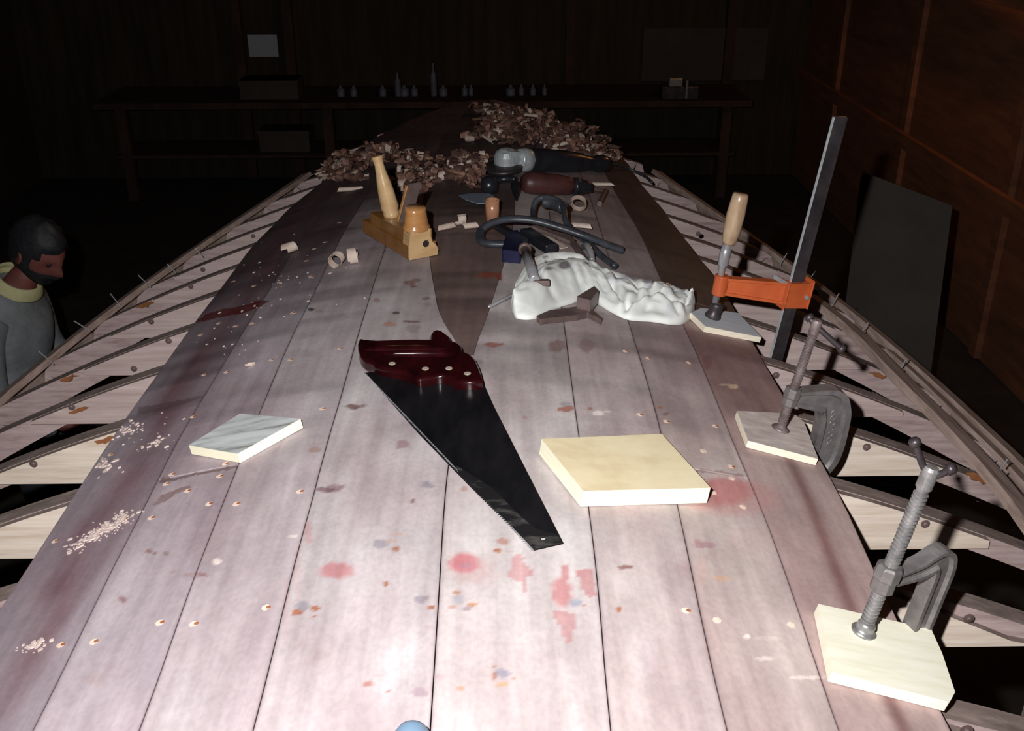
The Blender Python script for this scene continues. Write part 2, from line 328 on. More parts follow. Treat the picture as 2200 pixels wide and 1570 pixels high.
BLOBS = [(724, 1226, 34, 15, RED, .75), (1012, 1222, 44, 26, (.55, .32, .32), .4), (998, 1210, 32, 18, (.52, .17, .19), .8), (1000, 1216, 12, 7, (.4, .2, .25), .7), (1040, 1225, 45, 35, (.45, .33, .33), .3),
 (1216, 1232, 8, 16, RED, .7), (1206, 1272, 20, 26, RED, .75), (1150, 1100, 30, 8, (.5, .3, .3), .0),
 (1555, 1056, 60, 26, (.46, .17, .17), .75), (1580, 1070, 90, 34, (.55, .26, .25), .45), (1510, 1085, 40, 10, (.55, .30, .28), .4),
 (662, 1145, 9, 22, RED, .45), (640, 1230, 8, 60, (.6, .35, .35), .35), (615, 1310, 7, 60, (.6, .35, .35), .35),
 (817, 1168, 15, 9, GREY, .8), (850, 1179, 7, 5, RUST, .8), (918, 1041, 13, 7, GREY, .9), (999, 1050, 10, 6, RUST, .5), (865, 955, 14, 8, (.36, .24, .27), .7), (887, 1076, 5, 4, BRN, .8),
 (757, 873, 15, 5, (.22, .12, .12), .85), (780, 872, 8, 3, BRN, .6), (717, 1048, 18, 8, (.34, .25, .28), .7), (700, 1052, 22, 5, MAUVE, .7), (733, 1046, 10, 4, BRN, .5),
 (1082, 1163, 13, 6, (.42, .24, .20), .8), (1070, 1182, 8, 4, RUST, .9), (1095, 1184, 14, 3, (.4, .27, .25), .4), (1095, 950, 10, 6, (.4, .3, .3), .3),
 (904, 1287, 14, 7, (.33, .30, .34), .85), (926, 1304, 6, 4, RUST, .9), (652, 1300, 14, 8, GREY, .8), (677, 1307, 11, 5, RUST, .95), (640, 1314, 12, 5, RUST, .9), (673, 1323, 4, 2, RUST, .9),
 (984, 1289, 14, 8, (.42, .41, .45), .8), (982, 1273, 9, 4, RUST, .85), (1016, 1299, 8, 4, (.5, .26, .12), .9), (1004, 1306, 9, 5, (.36, .27, .3), .7), (972, 1304, 12, 3, RUST, .5),
 (1236, 1294, 14, 7, (.34, .36, .44), .8), (1254, 1300, 5, 3, RUST, .7), (1345, 1218, 15, 4, (.30, .17, .16), .9), (1329, 1309, 6, 5, RUST, .95),
 (791, 1469, 11, 6, (.48, .25, .20), .8), (815, 1450, 12, 3, (.5, .33, .3), .4), (902, 1486, 17, 10, (.42, .33, .37), .8), (991, 1477, 8, 5, (.55, .34, .24), .8), (944, 1455, 10, 6, (.5, .36, .4), .5), (836, 1484, 4, 2, RUST, .7),
 (1080, 1446, 14, 8, (.32, .32, .38), .85), (1061, 1452, 6, 8, RUST, .7), (1078, 1470, 14, 4, (.6, .4, .22), .7), (1101, 1458, 5, 3, RUST, .5), (1064, 1431, 4, 3, RUST, .6),
 (687, 1409, 22, 8, (.42, .36, .36), .45), (650, 1385, 10, 3, (.5, .35, .35), .45), (709, 1330, 14, 16, (.5, .46, .48), .35), (910, 1360, 8, 3, (.5, .38, .4), .4), (1085, 1381, 30, 5, (.45, .38, .37), .35), (1150, 1410, 50, 12, (.5, .42, .42), .3),
 (829, 1253, 7, 5, RUST, .85), (840, 1163, 10, 3, (.55, .35, .25), .5), (855, 1148, 14, 3, (.55, .38, .3), .5), (925, 1346, 7, 5, (.5, .34, .4), .5),
 (1216, 878, 17, 5, (.40, .16, .13), .8), (1214, 868, 13, 4, GREY, .6), (1268, 877, 6, 3, (.4, .18, .14), .7), (1285, 887, 12, 4, WHT, .9), (1306, 884, 7, 2, WHT, .6),
 (1196, 742, 20, 11, (.27, .17, .15), .65), (1259, 742, 16, 12, (.28, .18, .17), .5), (1128, 897, 6, 4, (.4, .25, .25), .5), (1060, 740, 20, 4, (.34, .13, .11), .75), (1160, 800, 4, 2, BRN, .3),
 (1029, 778, 9, 5, (.25, .22, .28), .5), (1049, 590, 22, 5, (.30, .08, .05), .8), (1073, 594, 6, 8, (.30, .07, .05), .8),
 (880, 607, 13, 4, (.30, .15, .13), .7), (892, 602, 10, 3, (.30, .15, .13), .6), (888, 614, 6, 3, (.25, .15, .13), .7), (851, 672, 9, 3, (.13, .10, .11), .85), (809, 645, 7, 4, (.35, .2, .18), .6), (915, 641, 8, 3, BRN, .6), (920, 653, 9, 5, (.3, .2, .2), .4),
 (884, 691, 16, 2, (.24, .15, .14), .8), (838, 696, 14, 4, (.55, .28, .22), .7), (888, 706, 14, 7, (.28, .22, .22), .45), (668, 664, 7, 3, (.08, .06, .07), .9), (685, 668, 9, 3, (.35, .25, .22), .5),
 (1418, 876, 5, 3, RUST, .8), (1431, 889, 7, 3, (.25, .15, .15), .7), (1515, 1170, 22, 6, (.40, .25, .28), .75), (1497, 1163, 8, 5, (.42, .25, .25), .7), (1550, 1242, 20, 5, (.62, .40, .26), .6),
 (1468, 1220, 18, 14, (.5, .36, .36), .4), (1508, 1225, 13, 30, (.62, .42, .36), .35), (1380, 1140, 55, 22, (.5, .38, .36), .22), (1620, 1160, 55, 26, (.55, .36, .33), .25),
 (1532, 1380, 22, 40, (.62, .46, .40), .25), (1640, 1415, 22, 4, WHT, .5), (1735, 1455, 35, 3, WHT, .6), (1604, 1367, 7, 5, WHT, .8), (1650, 1370, 30, 4, WHT, .3),
 (1380, 1400, 30, 60, (.75, .72, .74), .3), (1560, 915, 60, 10, (.5, .38, .36), .2),
 (418, 1235, 26, 5, (.35, .22, .22), .5), (435, 1234, 10, 4, (.32, .18, .18), .7), (322, 1184, 8, 4, (.3, .18, .17), .85), (331, 1189, 5, 3, (.3, .18, .17), .8), (357, 1190, 7, 4, (.3, .2, .2), .7), (373, 1228, 12, 3, (.35, .25, .24), .5),
 (467, 1206, 9, 6, WHT, .9), (630, 1152, 10, 3, WHT, .6), (264, 1287, 7, 7, (.3, .17, .18), .8), (205, 1460, 22, 12, (.42, .30, .30), .4), (240, 1440, 12, 20, (.40, .30, .34), .3), (440, 1365, 30, 22, (.55, .47, .50), .3),
 (320, 1420, 14, 60, (.44, .38, .44), .35), (676, 966, 14, 5, (.36, .22, .18), .6), (756, 980, 12, 4, GREY, .35), (640, 760, 40, 8, (.32, .22, .22), .3),
 (1575, 830, 10, 4, (.75, .58, .42), .8), (1560, 826, 12, 2, (.7, .55, .42), .6), (1520, 780, 10, 14, (.16, .06, .06), .4)]
POLY = [([(1100, 1196), (1098, 1215), (1092, 1240), (1112, 1250), (1122, 1248), (1126, 1272), (1134, 1282), (1132, 1258), (1132, 1240), (1147, 1238), (1140, 1222), (1128, 1210), (1124, 1192), (1112, 1190)], RED, .7),
 ([(1240, 1224), (1272, 1222), (1278, 1250), (1282, 1280), (1266, 1284), (1250, 1262)], RED, .85),
 ([(1186, 1309), (1236, 1316), (1234, 1345), (1226, 1380), (1216, 1380), (1204, 1350)], RED, .7),
 ([(416, 693), (440, 676), (480, 664), (530, 655), (556, 645), (580, 648), (560, 658), (530, 671), (480, 680), (440, 690)], DRED, .97),
 ([(338, 1034), (352, 1024), (372, 1028), (430, 1014), (512, 999), (512, 1005), (430, 1020), (370, 1034), (345, 1040)], (.16, .10, .10), .85),
 ([(328, 1085), (350, 1062), (378, 1052), (408, 1040), (410, 1048), (378, 1062), (352, 1080)], (.24, .14, .13), .75),
 ([(296, 874), (340, 868), (420, 852), (440, 852), (380, 872), (330, 885), (300, 890)], (.12, .07, .08), .6),
 ([(1494, 1006), (1550, 1012), (1600, 1021), (1600, 1027), (1550, 1018), (1494, 1013)], (.25, .15, .15), .6)]
SCREWS = [(121, 1162), (270, 1114), (328, 1112), (452, 1082), (511, 1082), (647, 1056), (372, 1019), (487, 996), (360, 1039), (475, 1023), (406, 1054),
 (205, 1378), (347, 1337), (420, 1340), (575, 1305), (134, 1385), (240, 976), (585, 773), (489, 799), (440, 805), (545, 694), (508, 700), (472, 694), (432, 719), (633, 671),
 (602, 606), (671, 595), (547, 614), (417, 895), (632, 672), (626, 773), (733, 749), (695, 878), (677, 534), (670, 593), (503, 604), (1345, 755), (1395, 770), (1482, 780),
 (1434, 906), (1539, 916), (1377, 891), (1514, 970), (1574, 1003), (1575, 1029), (1535, 1059), (1599, 1090), (1477, 1312), (1544, 1333), (1703, 1343), (660, 560), (700, 520), (730, 478), (765, 560), (1438, 610), (1475, 625), (1300, 640)]
PALE_SCREWS = {(1544, 1333), (1535, 1059), (1599, 1090), (1703, 1343), (1514, 970), (1575, 1029)}

CENT = (.60, .515, .50)
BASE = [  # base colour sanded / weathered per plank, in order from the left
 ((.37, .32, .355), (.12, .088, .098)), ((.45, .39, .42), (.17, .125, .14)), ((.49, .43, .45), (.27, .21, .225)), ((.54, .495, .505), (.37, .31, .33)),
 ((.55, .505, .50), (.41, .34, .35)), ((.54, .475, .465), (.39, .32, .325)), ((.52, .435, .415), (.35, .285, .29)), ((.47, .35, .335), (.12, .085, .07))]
def plank_colour(k, X, Y, Z):
    u, v, zc = proj(X, Y, Z)
    n1 = vnoise(X*9, Y*4, k); n2 = vnoise(X*28, Y*14, k+9); n3 = vnoise(X*70, Y*60, k+20)
    a = np.array(BASE[k][0]); b = np.array(BASE[k][1])
    # older, never sanded wood further along the hull
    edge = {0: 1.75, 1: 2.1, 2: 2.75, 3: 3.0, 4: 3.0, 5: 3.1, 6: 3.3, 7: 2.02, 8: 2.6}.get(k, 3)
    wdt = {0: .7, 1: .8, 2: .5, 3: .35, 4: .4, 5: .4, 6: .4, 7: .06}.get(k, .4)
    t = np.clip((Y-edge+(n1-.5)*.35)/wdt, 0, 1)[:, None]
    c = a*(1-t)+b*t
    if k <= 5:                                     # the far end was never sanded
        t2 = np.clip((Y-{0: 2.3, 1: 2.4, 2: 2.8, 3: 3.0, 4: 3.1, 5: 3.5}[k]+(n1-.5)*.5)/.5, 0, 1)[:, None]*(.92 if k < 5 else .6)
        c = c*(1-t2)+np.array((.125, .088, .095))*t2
    if k == 0:                                     # dirty purple-brown band down the outer left plank
        xs = np.array([S[0](y)*.42+S[1](y)*.58 for y in Y])
        m = np.exp(-((X-xs+(n1-.5)*.05)/.042)**2)*(.4+.6*n2)*np.clip((Y-.75)/.25, 0, 1)
        c = c*(1-m[:, None]*.85)+np.array((.17, .085, .10))*m[:, None]*.85
    if k == 7:
        xs = np.array([S[8](y)-.062 for y in Y]); m = np.exp(-((X-xs)/.012)**2)*.8*np.clip((1.7-Y)/.2, 0, 1)+np.clip((Y-1.35+(n1-.5)*.5)/.5, 0, 1)*.5
        m = np.clip(m, 0, 1)[:, None]*(np.clip((2.02-Y)*30, 0, 1)[:, None])
        c = c*(1-m)+np.array((.21, .10, .095))*m
    if k == 6: m = np.clip((Y-1.50)*60, 0, 1)[:, None]*.5; c = c*(1-m)+np.array((.38, .32, .33))*m
    c = c*(.90+.20*n2[:, None])*(.95+.10*n3[:, None])
    # frames telegraphing through as faint cross bands of dirt
    band = np.clip(vnoise(X*3, Y*22, 5+k)-.52, 0, 1)*2.2*np.clip((Y-1.2)/.6, 0, 1)
    c = c*(1-.35*band[:, None])
    wu = (vnoise(u*.11, v*.11, 3)-.5)*9 + (vnoise(u*.35, v*.35, 4)-.5)*4; wv = (vnoise(u*.11, v*.11, 5)-.5)*6 + (vnoise(u*.35, v*.35, 6)-.5)*3
    for (bu, bv, ru, rv, col, al) in BLOBS:
        d = np.sqrt(((u+wu*min(1, ru/16)-bu)/(ru*1.05))**2+((v+wv*min(1, rv/9)-bv)/(rv*1.15))**2)
        soft = .55 if max(ru, rv) > 24 else .35
        m = np.clip((1+soft*.6-d)/soft, 0, 1)[:, None]*al; m = m*m*(3-2*m)
        c = c*(1-m)+np.array(col)*m
    for poly, col, al in POLY:
        uu, vv = u+wu*.5, v+wv*.5; ins = np.zeros(len(u), bool); n = len(poly); j = n-1
        for i in range(n):
            xi, yi = poly[i]; xj, yj = poly[j]
            cond = ((yi > vv) != (yj > vv)) & (uu < (xj-xi)*(vv-yi)/((yj-yi)+1e-9)+xi); ins ^= cond; j = i
        m = (ins*al*(.8+.2*n3))[:, None]; c = c*(1-m)+np.array(col)*m
    if k < 8:                                      # grime along the seams
        lf = np.array([S[k](y) for y in Y]); rt = np.array([S[k+1](y) for y in Y])
        e = np.minimum(X-lf, rt-X); m = (np.clip(1-e/.0034, 0, 1)*(.45+.55*n2))[:, None]; c = c*(1-m*.85)+np.array((.17, .11, .125))*m*.85
    # sawdust freckles
    def speck(cu, cv, ru, rv, dens, col=(.88, .78, .74)):
        reg = np.clip(1.25-np.sqrt(((u-cu)/ru)**2+((v-cv)/rv)**2), 0, 1)
        s = vnoise(X*130, Y*90, 31); m = (np.clip((s*.7+n3*.3-(1-dens*reg))*9, 0, 1))[:, None]*.8*(reg > 0)[:, None]
        return m, np.array(col)
    return np.clip(c, .004, .97)

def TS(nx, w_):
    e = [0, min(.10, .0022/max(w_, .001)), min(.2, .0050/max(w_, .001))]
    return e+list(np.linspace(e[-1], 1-e[-1], nx-4)[1:-1])+[1-q for q in e[::-1]]
def plank(name, k, fl, fr, y0, y1, label=None, th=PT, dx=.0007, colk=None, top=0.0, step=None):
    ys = []; y = y0
    while y < y1: ys.append(y); y += (.0036 if y < 1.75 else .0052 if y < 2.3 else .010) if y > .78 else .05
    ys.append(y1); ys = np.array(ys); nx = 46 if y0 < 2 else 18
    V = []; L = []
    for yv in ys:
        a, b = fl(yv)+dx, fr(yv)-dx
        if b < a+.0006: b = a+.0006
        V.append([(a+(b-a)*t, yv) for t in TS(nx, b-a)])
    A = np.array(V).reshape(-1, 2)
    lim = np.array([B(min(y, YEND)) for y in A[:, 1]])
    A[:, 0] = np.clip(A[:, 0], -lim, lim)
    Zt = h0(A[:, 0], A[:, 1])+th+top
    n = len(ys); N = n*nx
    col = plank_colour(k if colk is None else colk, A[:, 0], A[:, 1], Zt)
    if callable(label): label = None
    mb = MB(); base = Vector(LOC[hull.name])
    topv = np.column_stack([A, Zt]); botv = np.column_stack([A, Zt-th+.0002])
    # border ring for the underside only
    vs = np.vstack([topv, botv])-np.array(base)
    fs = []
    for i in range(n-1):
        for j in range(nx-1):
            a = i*nx+j; fs.append((a, a+1, a+nx+1, a+nx))
    for i in range(n-1):
        a = i*nx; fs.append((a, a+nx, a+nx+N, a+N)); a = i*nx+nx-1; fs.append((a+nx, a, a+N, a+nx+N))
        fs.append((i*nx+N, (i+1)*nx+N, (i+1)*nx+nx-1+N, i*nx+nx-1+N))
    for j in range(nx-1):
        fs.append((j+1, j, j+N, j+1+N)); a = (n-1)*nx+j; fs.append((a, a+1, a+1+N, a+N))
    me = bpy.data.meshes.new(name); me.from_pydata(vs.tolist(), [], fs); me.materials.append(MP)
    ca = me.color_attributes.new('Col', 'FLOAT_COLOR', 'POINT')
    cc = np.ones((2*N, 4)); cc[:N, :3] = col; cc[N:, :3] = col*.5; ca.data.foreach_set('color', cc.ravel())
    me.update()
    o = bpy.data.objects.new(name, me); COL.objects.link(o); o.parent = hull; LOC[o.name] = tuple(base)
    if label: o['label'] = label
    return o
planks = []
Y_b1 = P(425, 1013).y       # butt joint in the second plank from the left
Y_b6 = P(1545, 1016).y      # butt joint in the plank right of the block
Y_b7 = P(1510, 655).y       # where the outer right strake changes to dark old wood
g_ = .0016
def mkp(k, y0, y1, label=None, **kw):
    o = plank('plank', k, S[k], S[k+1], y0, y1, label, **kw); planks.append((o, k, y0, y1)); return o
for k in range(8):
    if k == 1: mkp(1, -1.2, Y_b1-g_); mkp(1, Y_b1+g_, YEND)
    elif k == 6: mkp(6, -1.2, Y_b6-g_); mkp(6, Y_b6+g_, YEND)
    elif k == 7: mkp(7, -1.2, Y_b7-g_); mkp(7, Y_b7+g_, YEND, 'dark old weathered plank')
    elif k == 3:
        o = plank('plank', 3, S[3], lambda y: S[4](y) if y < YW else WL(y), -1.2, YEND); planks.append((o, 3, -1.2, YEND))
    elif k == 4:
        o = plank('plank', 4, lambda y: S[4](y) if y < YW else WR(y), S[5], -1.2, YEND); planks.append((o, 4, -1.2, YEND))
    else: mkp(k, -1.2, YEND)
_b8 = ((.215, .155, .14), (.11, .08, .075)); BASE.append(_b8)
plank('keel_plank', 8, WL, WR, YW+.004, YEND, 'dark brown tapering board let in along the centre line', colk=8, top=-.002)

# screws: rusty heads in countersunk bare holes, one object each
def which(x, y):
    for o, k, a, b in planks:
        lf = S[k](y); rt = S[k+1](y)
        if lf <= x <= rt and a <= y <= b: return o
    return planks[0][0]
for (u, v) in SCREWS:
    p = P(u, v, PT+.0002)
    if p is None: continue
    n = nrm(p.x, p.y); mb = MB(); r = .0048 if p.y < 2 else .0058
    pale = (u, v) in PALE_SCREWS
    x = Vector((1, 0, 0)); x = (x-n*x.dot(n)).normalized(); y = n.cross(x)
    ring = [p+n*.0004+x*(-.0022+r*1.15*math.cos(a)*(.9+.2*random.random()))+y*r*1.1*math.sin(a)*(.9+.2*random.random()) for a in [2*math.pi*i/12 for i in range(12)]]
    mb.prism(ring, n*.0003, 0)
    if not pale:
        ring = [p+n*.0007+x*(.0012+r*.62*math.cos(a))+y*r*.62*math.sin(a) for a in [2*math.pi*i/10 for i in range(10)]]
        mb.prism(ring, n*.0004, 1)
    mb.build('screw', [M_bare, M_hole], which(p.x, p.y))

# sawdust: loose pale grains lying on the planks
M_dust = mat('pale_sawdust', (.48, .36, .33), (.78, .66, .61), 200, rough=.9)
def dust(spots, n, label, s0=.0009, s1=.0026):
    mb = MB(); L = [s for s in spots]
    for _ in range(n):
        u0, v0, ru, rv, an = random.choices(L, weights=[q[2]*q[3] for q in L])[0]
        a = random.random()*6.28; r = abs(random.gauss(0, .62)); du, dv = ru*r*math.cos(a), rv*r*math.sin(a)
        ca, sa = math.cos(an), math.sin(an); p = P(u0+du*ca-dv*sa, v0+du*sa+dv*ca, PT)
        if p is None or p.x < S[0](p.y)+.004: continue
        s = s0+(s1-s0)*random.random()**2.5; nn = nrm(p.x, p.y); t = random.random()*3.14; x = Vector((math.cos(t), math.sin(t), 0)); x = (x-nn*x.dot(nn)).normalized(); y = nn.cross(x)
        p = Vector((p.x, p.y, hz(p.x, p.y, PT+.0002))); a_ = s*random.uniform(.8, 1.9); mb.prism([p-x*a_-y*s*.7, p+x*a_*.8-y*s*.8, p+x*a_+y*s*.6, p-x*a_*.7+y*s], nn*s*.8)
    o = mb.build('sawdust', M_dust, loc=tuple(P(spots[0][0], spots[0][1], PT))); tag(o, label, 'sawdust', kind='stuff')
dust([(232, 1135, 60, 17, -.42), (190, 1160, 50, 12, -.45), (262, 1115, 26, 14, -.4)], 330, 'streak of pale sawdust grains near the left edge, nearer the camera')
dust([(335, 950, 42, 16, -.35), (268, 925, 70, 40, 0), (220, 1000, 60, 30, 0)], 170, 'sprinkle of pale sawdust grains left of the small plywood offcut', s1=.0034)
dust([(70, 1388, 40, 10, -.3)], 60, 'small patch of pale sawdust grains at the lower left corner')
dust([(620, 600, 150, 80, 0), (500, 740, 110, 80, 0), (560, 660, 120, 60, 0)], 70, 'thin scatter of pale grains over the dark planks at mid left', s0=.001, s1=.003)

# frames: weathered outer edge, pale face, plywood floor gusset in front
ZB = {0: PY(2080, 1600, FY(0)).z, 1: PY(2090, 1376, FY(1)).z, 2: .5*(PY(40, 1194, FY(2)).z+PY(2110, 1164, FY(2)).z), 3: .5*(PY(100, 1039, FY(3)).z+PY(1900, 1007, FY(3)).z),
      4: .5*(PY(100, 912, FY(4)).z+PY(1880, 882, FY(4)).z), 5: .5*(PY(240, 807, FY(5)).z+PY(1815, 783, FY(5)).z), 6: PY(260, 722, FY(6)).z, 7: PY(340, 649, FY(7)).z}
BOLTS = {0: [(2076, 1568)], 1: [(2081, 1328)], 2: [(1988, 1165-40)], 3: [(72, 996), (1862, 960)], 4: [(154, 874), (1667, 806)], 5: [(362, 732), (288, 792)], 6: [(325, 691), (1440+300, 655)], 7: [(410, 615), (1540, 600)], 8: [(436, 579), (1500, 500+2)], 9: [(544, 507)]}
FD = .035
ZD = float(np.mean([hz(0, FY(i))-ZB[i] for i in (4, 5, 6, 7)])); print('ZB', {i: round(hz(0, FY(i))-ZB[i], 3) for i in ZB})
for i in range(-5, 17):
    Y = FY(i)
    if Y > 5.2: break
    b = B(Y)-.002; xs = np.linspace(-b, b, 61); mb = MB()
    fd = FD if b > .5 else .03
    side = [(.008, -.03), (.016, -.07), (.022, -.115)] if b > .5 else [(.004, -.02), (.008, -.06)]
    def prof(Yq):                                   # outer outline of the frame, turning down the topside at both ends
        c = [(x, hz(x, Yq)-.0004) for x in xs]
        return [(-b-dx_, c[0][1]+dz_) for dx_, dz_ in side[::-1]]+c+[(b+dx_, c[-1][1]+dz_) for dx_, dz_ in side]
    def inner_(pr):
        out = []
        for k_ in range(len(pr)):
            a0, a1 = pr[max(k_-1, 0)], pr[min(k_+1, len(pr)-1)]; tx, tz = a1[0]-a0[0], a1[1]-a0[1]; l_ = math.hypot(tx, tz)
            f2 = fd+(.030 if i >= 4 else .0)*min(1, max(0, (abs(pr[k_][0])/b-.70)/.25)); out.append((pr[k_][0]+tz/l_*f2, pr[k_][1]-tx/l_*f2))
        return out
    pa, pb = prof(Y), prof(Y+.040); ia, ib_ = inner_(pa), inner_(pb)
    T = [Vector((x, Y, z)) for x, z in pa]; T2 = [Vector((x, Y+.040, z)) for x, z in pb]
    D = [Vector((x, Y, z)) for x, z in ia]; D2 = [Vector((x, Y+.040, z)) for x, z in ib_]
    n = len(T); vs = T+T2+D+D2
    mb.add(vs, [(j, j+1, n+j+1, n+j) for j in range(n-1)], 0)                       # outer edge
    mb.add(vs, [(2*n+j, 2*n+j+1, j+1, j) for j in range(n-1)] + [(n+j, n+j+1, 3*n+j+1, 3*n+j) for j in range(n-1)]
           + [(3*n+j, 3*n+j+1, 2*n+j+1, 2*n+j) for j in range(n-1)] + [(0, n, 3*n, 2*n), (n-1, 3*n-1, 4*n-1, 2*n-1)], 1)
    fr = mb.build('frame', [M_edge, M_face], hull)
    zb = ZB.get(i, max(hz(0, Y)-ZD, hz((.84 if i < 8 else .95)*b, Y)))
    gx = [x for x in np.linspace(-b+.02, b-.02, 81) if hz(x, Y) - .004 > zb]
    if len(gx) < 4: continue
    gm = MB(); th = .013
    up = [Vector((x, Y-th, hz(x, Y-th)-.0015-(0.030 if i < 2 else 0.0)*max(0, abs(x)-.55)/.3)) for x in gx]
    up = [Vector((p.x, p.y, max(p.z, zb+.003))) for p in up]
    lo = [Vector((x, Y-th, zb)) for x in gx]
    m = len(gx); off = Vector((0, th-.0004, 0)); vs = up+lo+[p+off for p in up]+[p+off for p in lo]
    gm.add(vs, [(m+j, m+j+1, j+1, j) for j in range(m-1)]+[(2*m+j, 2*m+j+1, 3*m+j+1, 3*m+j) for j in range(m-1)]
           + [(3*m+j, 3*m+j+1, m+j+1, m+j) for j in range(m-1)]+[(0, 2*m, 3*m, m), (m-1, 2*m-1, 4*m-1, 3*m-1)], 0)
    gm.add(vs, [(j, j+1, 2*m+j+1, 2*m+j) for j in range(m-1)], 1)
    g = gm.build('floor_gusset', [M_gus if i < 4 else M_gus2, M_edge], fr); g['label'] = 'pale plywood gusset'
    for (u, v) in BOLTS.get(i, []):
        q = PY(u, v, Y-th); bm = MB(); bm.lathe(q, (0, -1, 0), [(0, .0078), (.0010, .0078), (.0012, .0045), (.0035, .0043), (.0045, .003), (.0048, 0)], 14)
        bm.build('bolt', M_dbrown, fr, smooth=False)
    # brown glue runs on some faces
    for (gu, gv, ii) in ((225, 945, 3), (148, 812, 5), (172, 880, 4), (1888, 806, 5), (545, 537, 8), (312, 655, 7), (2105, 1028, 3)):
        if ii == i:
            q = PY(gu, gv, Y-.014); mb = MB(); s = .010+.008*random.random()
            sg = -1 if q.x > 0 else 1; pts = [q+Vector((s*1.7*math.cos(a)*(.45+.8*random.random()), -.0006, .55*s*math.sin(a)*(.4+.9*random.random())+sg*.45*s*1.7*math.cos(a)*.6)) for a in [2*math.pi*k_/15 for k_ in range(15)]]
            mb.prism(pts, (0, -.0008, 0)); mb.build('glue_run', M_glue, fr)

# battens
def batten(pts, wdt, th, name='batten', m=M_bat, off=0.0, label=None):
    mb = MB(); vs = []; k = 4
    P3 = [Vector((x, y, hz(x, y, off))) for x, y in pts]
    for i, p in enumerate(P3):
        d = (P3[min(i+1, len(P3)-1)]-P3[max(i-1, 0)]).normalized(); n = nrm(p.x, p.y); s = d.cross(n).normalized()
        vs += [p-s*wdt/2, p+s*wdt/2, p+s*wdt/2+n*th, p-s*wdt/2+n*th]
    fs = []
    for i in range(len(P3)-1):
        for j in range(4): fs.append((i*4+j, i*4+(j+1) % 4, (i+1)*4+(j+1) % 4, (i+1)*4+j))
    fs += [(3, 2, 1, 0), tuple((len(P3)-1)*4+j for j in range(4))]
    mb.add(vs, fs); o = mb.build(name, m, hull)
    if label: o['label'] = label
    return o
yy = np.linspace(-1.2, 4.15, 70)
lb = batten([(-(B(y)-.012), y) for y in yy], .042, .017, 'sheer_batten')
rb = batten([(B(y)-.010, y) for y in yy], .040, .017, 'sheer_batten')
rb2 = batten([(B(y)-.050-.012*min(1, max(0, (2.4-y))), y) for y in np.linspace(-1.2, 2.45, 50)], .030, .010, 'sheer_batten')
for sg in (-1, 1):
    mb = MB(); vs = []
    for y in yy: c = Vector((sg*(B(y)+.020), y, hz(B(y), y)-.042)); vs += [c+Vector((a_, 0, b_)) for a_, b_ in ((-.009, -.032), (.009, -.032), (.009, .032), (-.009, .032))]
    nn_ = len(yy); mb.add(vs, [(i*4+j, i*4+(j+1) % 4, (i+1)*4+(j+1) % 4, (i+1)*4+j) for i in range(nn_-1) for j in range(4)]+[(3, 2, 1, 0), tuple((nn_-1)*4+j for j in range(4))])
    mb.build('topside_batten', M_bat, hull)
q = line([(1736, 630), (1790, 672), (1826, 700), (1870, 742), (1915, 790), (1975, 850), (2012, 885), (2050, 925), (2120, 1000), (2190, 1085), (2230, 1140)], .036)
iy = np.linspace(min(q[0]), max(q[0]), 40)
inner = [(float(np.interp(y, q[0], q[1])), y) for y in iy]
x_a, y_a = inner[0]; inner = [(x_a-.00*(y_a-t)-.16*(y_a-t), t) for t in np.linspace(-1.2, y_a-.05, 30)]+inner
batten(inner, .048, .020, 'inner_batten', off=.0175, label='second batten crossing the frame ends')
def nail(u, v, tu, tv, par):
    p = P(u, v, .018)
    if p is None: return
    sgn = -1 if p.x < 0 else 1
    zc = proj(p.x, p.y, p.z)[2]
    t = PY(tu, tv, p.y)
    mb = MB(); d = (t-p); L = min(d.length, .06); d.normalize()
    mb.lathe(p-d*.012, d, [(0, .0016), (L+.012, .0016), (L+.0125, .0024), (L+.0135, .0024), (L+.014, 0)], 8)
    mb.build('nail', M_steel, par, smooth=False)
for a in ((107, 775, 84, 755), (186, 706, 160, 690), (256, 654, 238, 632), (318, 611, 298, 592), (372, 580, 360, 568), (430, 545, 420, 533)): nail(*a, lb)
for a in ((1680, 562, 1690, 545), (1743, 594, 1756, 578), (1790, 651, 1802, 631), (1854, 710, 1865, 694), (2143, 1017, 2164, 987), (1935, 790, 1948, 770)): nail(*a, rb)
# stem piece closing the far end, and legs that carry the hull
mb = MB(); mb.box((0, 5.52, hz(0, 5.5)-.30), (.05, 0, 0), (0, .09, 0), (0, -.0, .60)); mb.build('stem', M_edge, hull)
for yv in (-.6, 1.174+.02, 2.74, 4.04):
    for sx in (-1, 1):
        x = sx*(B(yv)-.30); i = round((yv-Y0F)/DF); Yp = FY(i)+.02
        mb = MB(); mb.box((x, Yp, (hz(x, Yp)-.042)/2), (.06, 0, 0), (0, .035, 0), (0, 0, hz(x, Yp)-.042)); mb.build('leg', M_edge, hull)
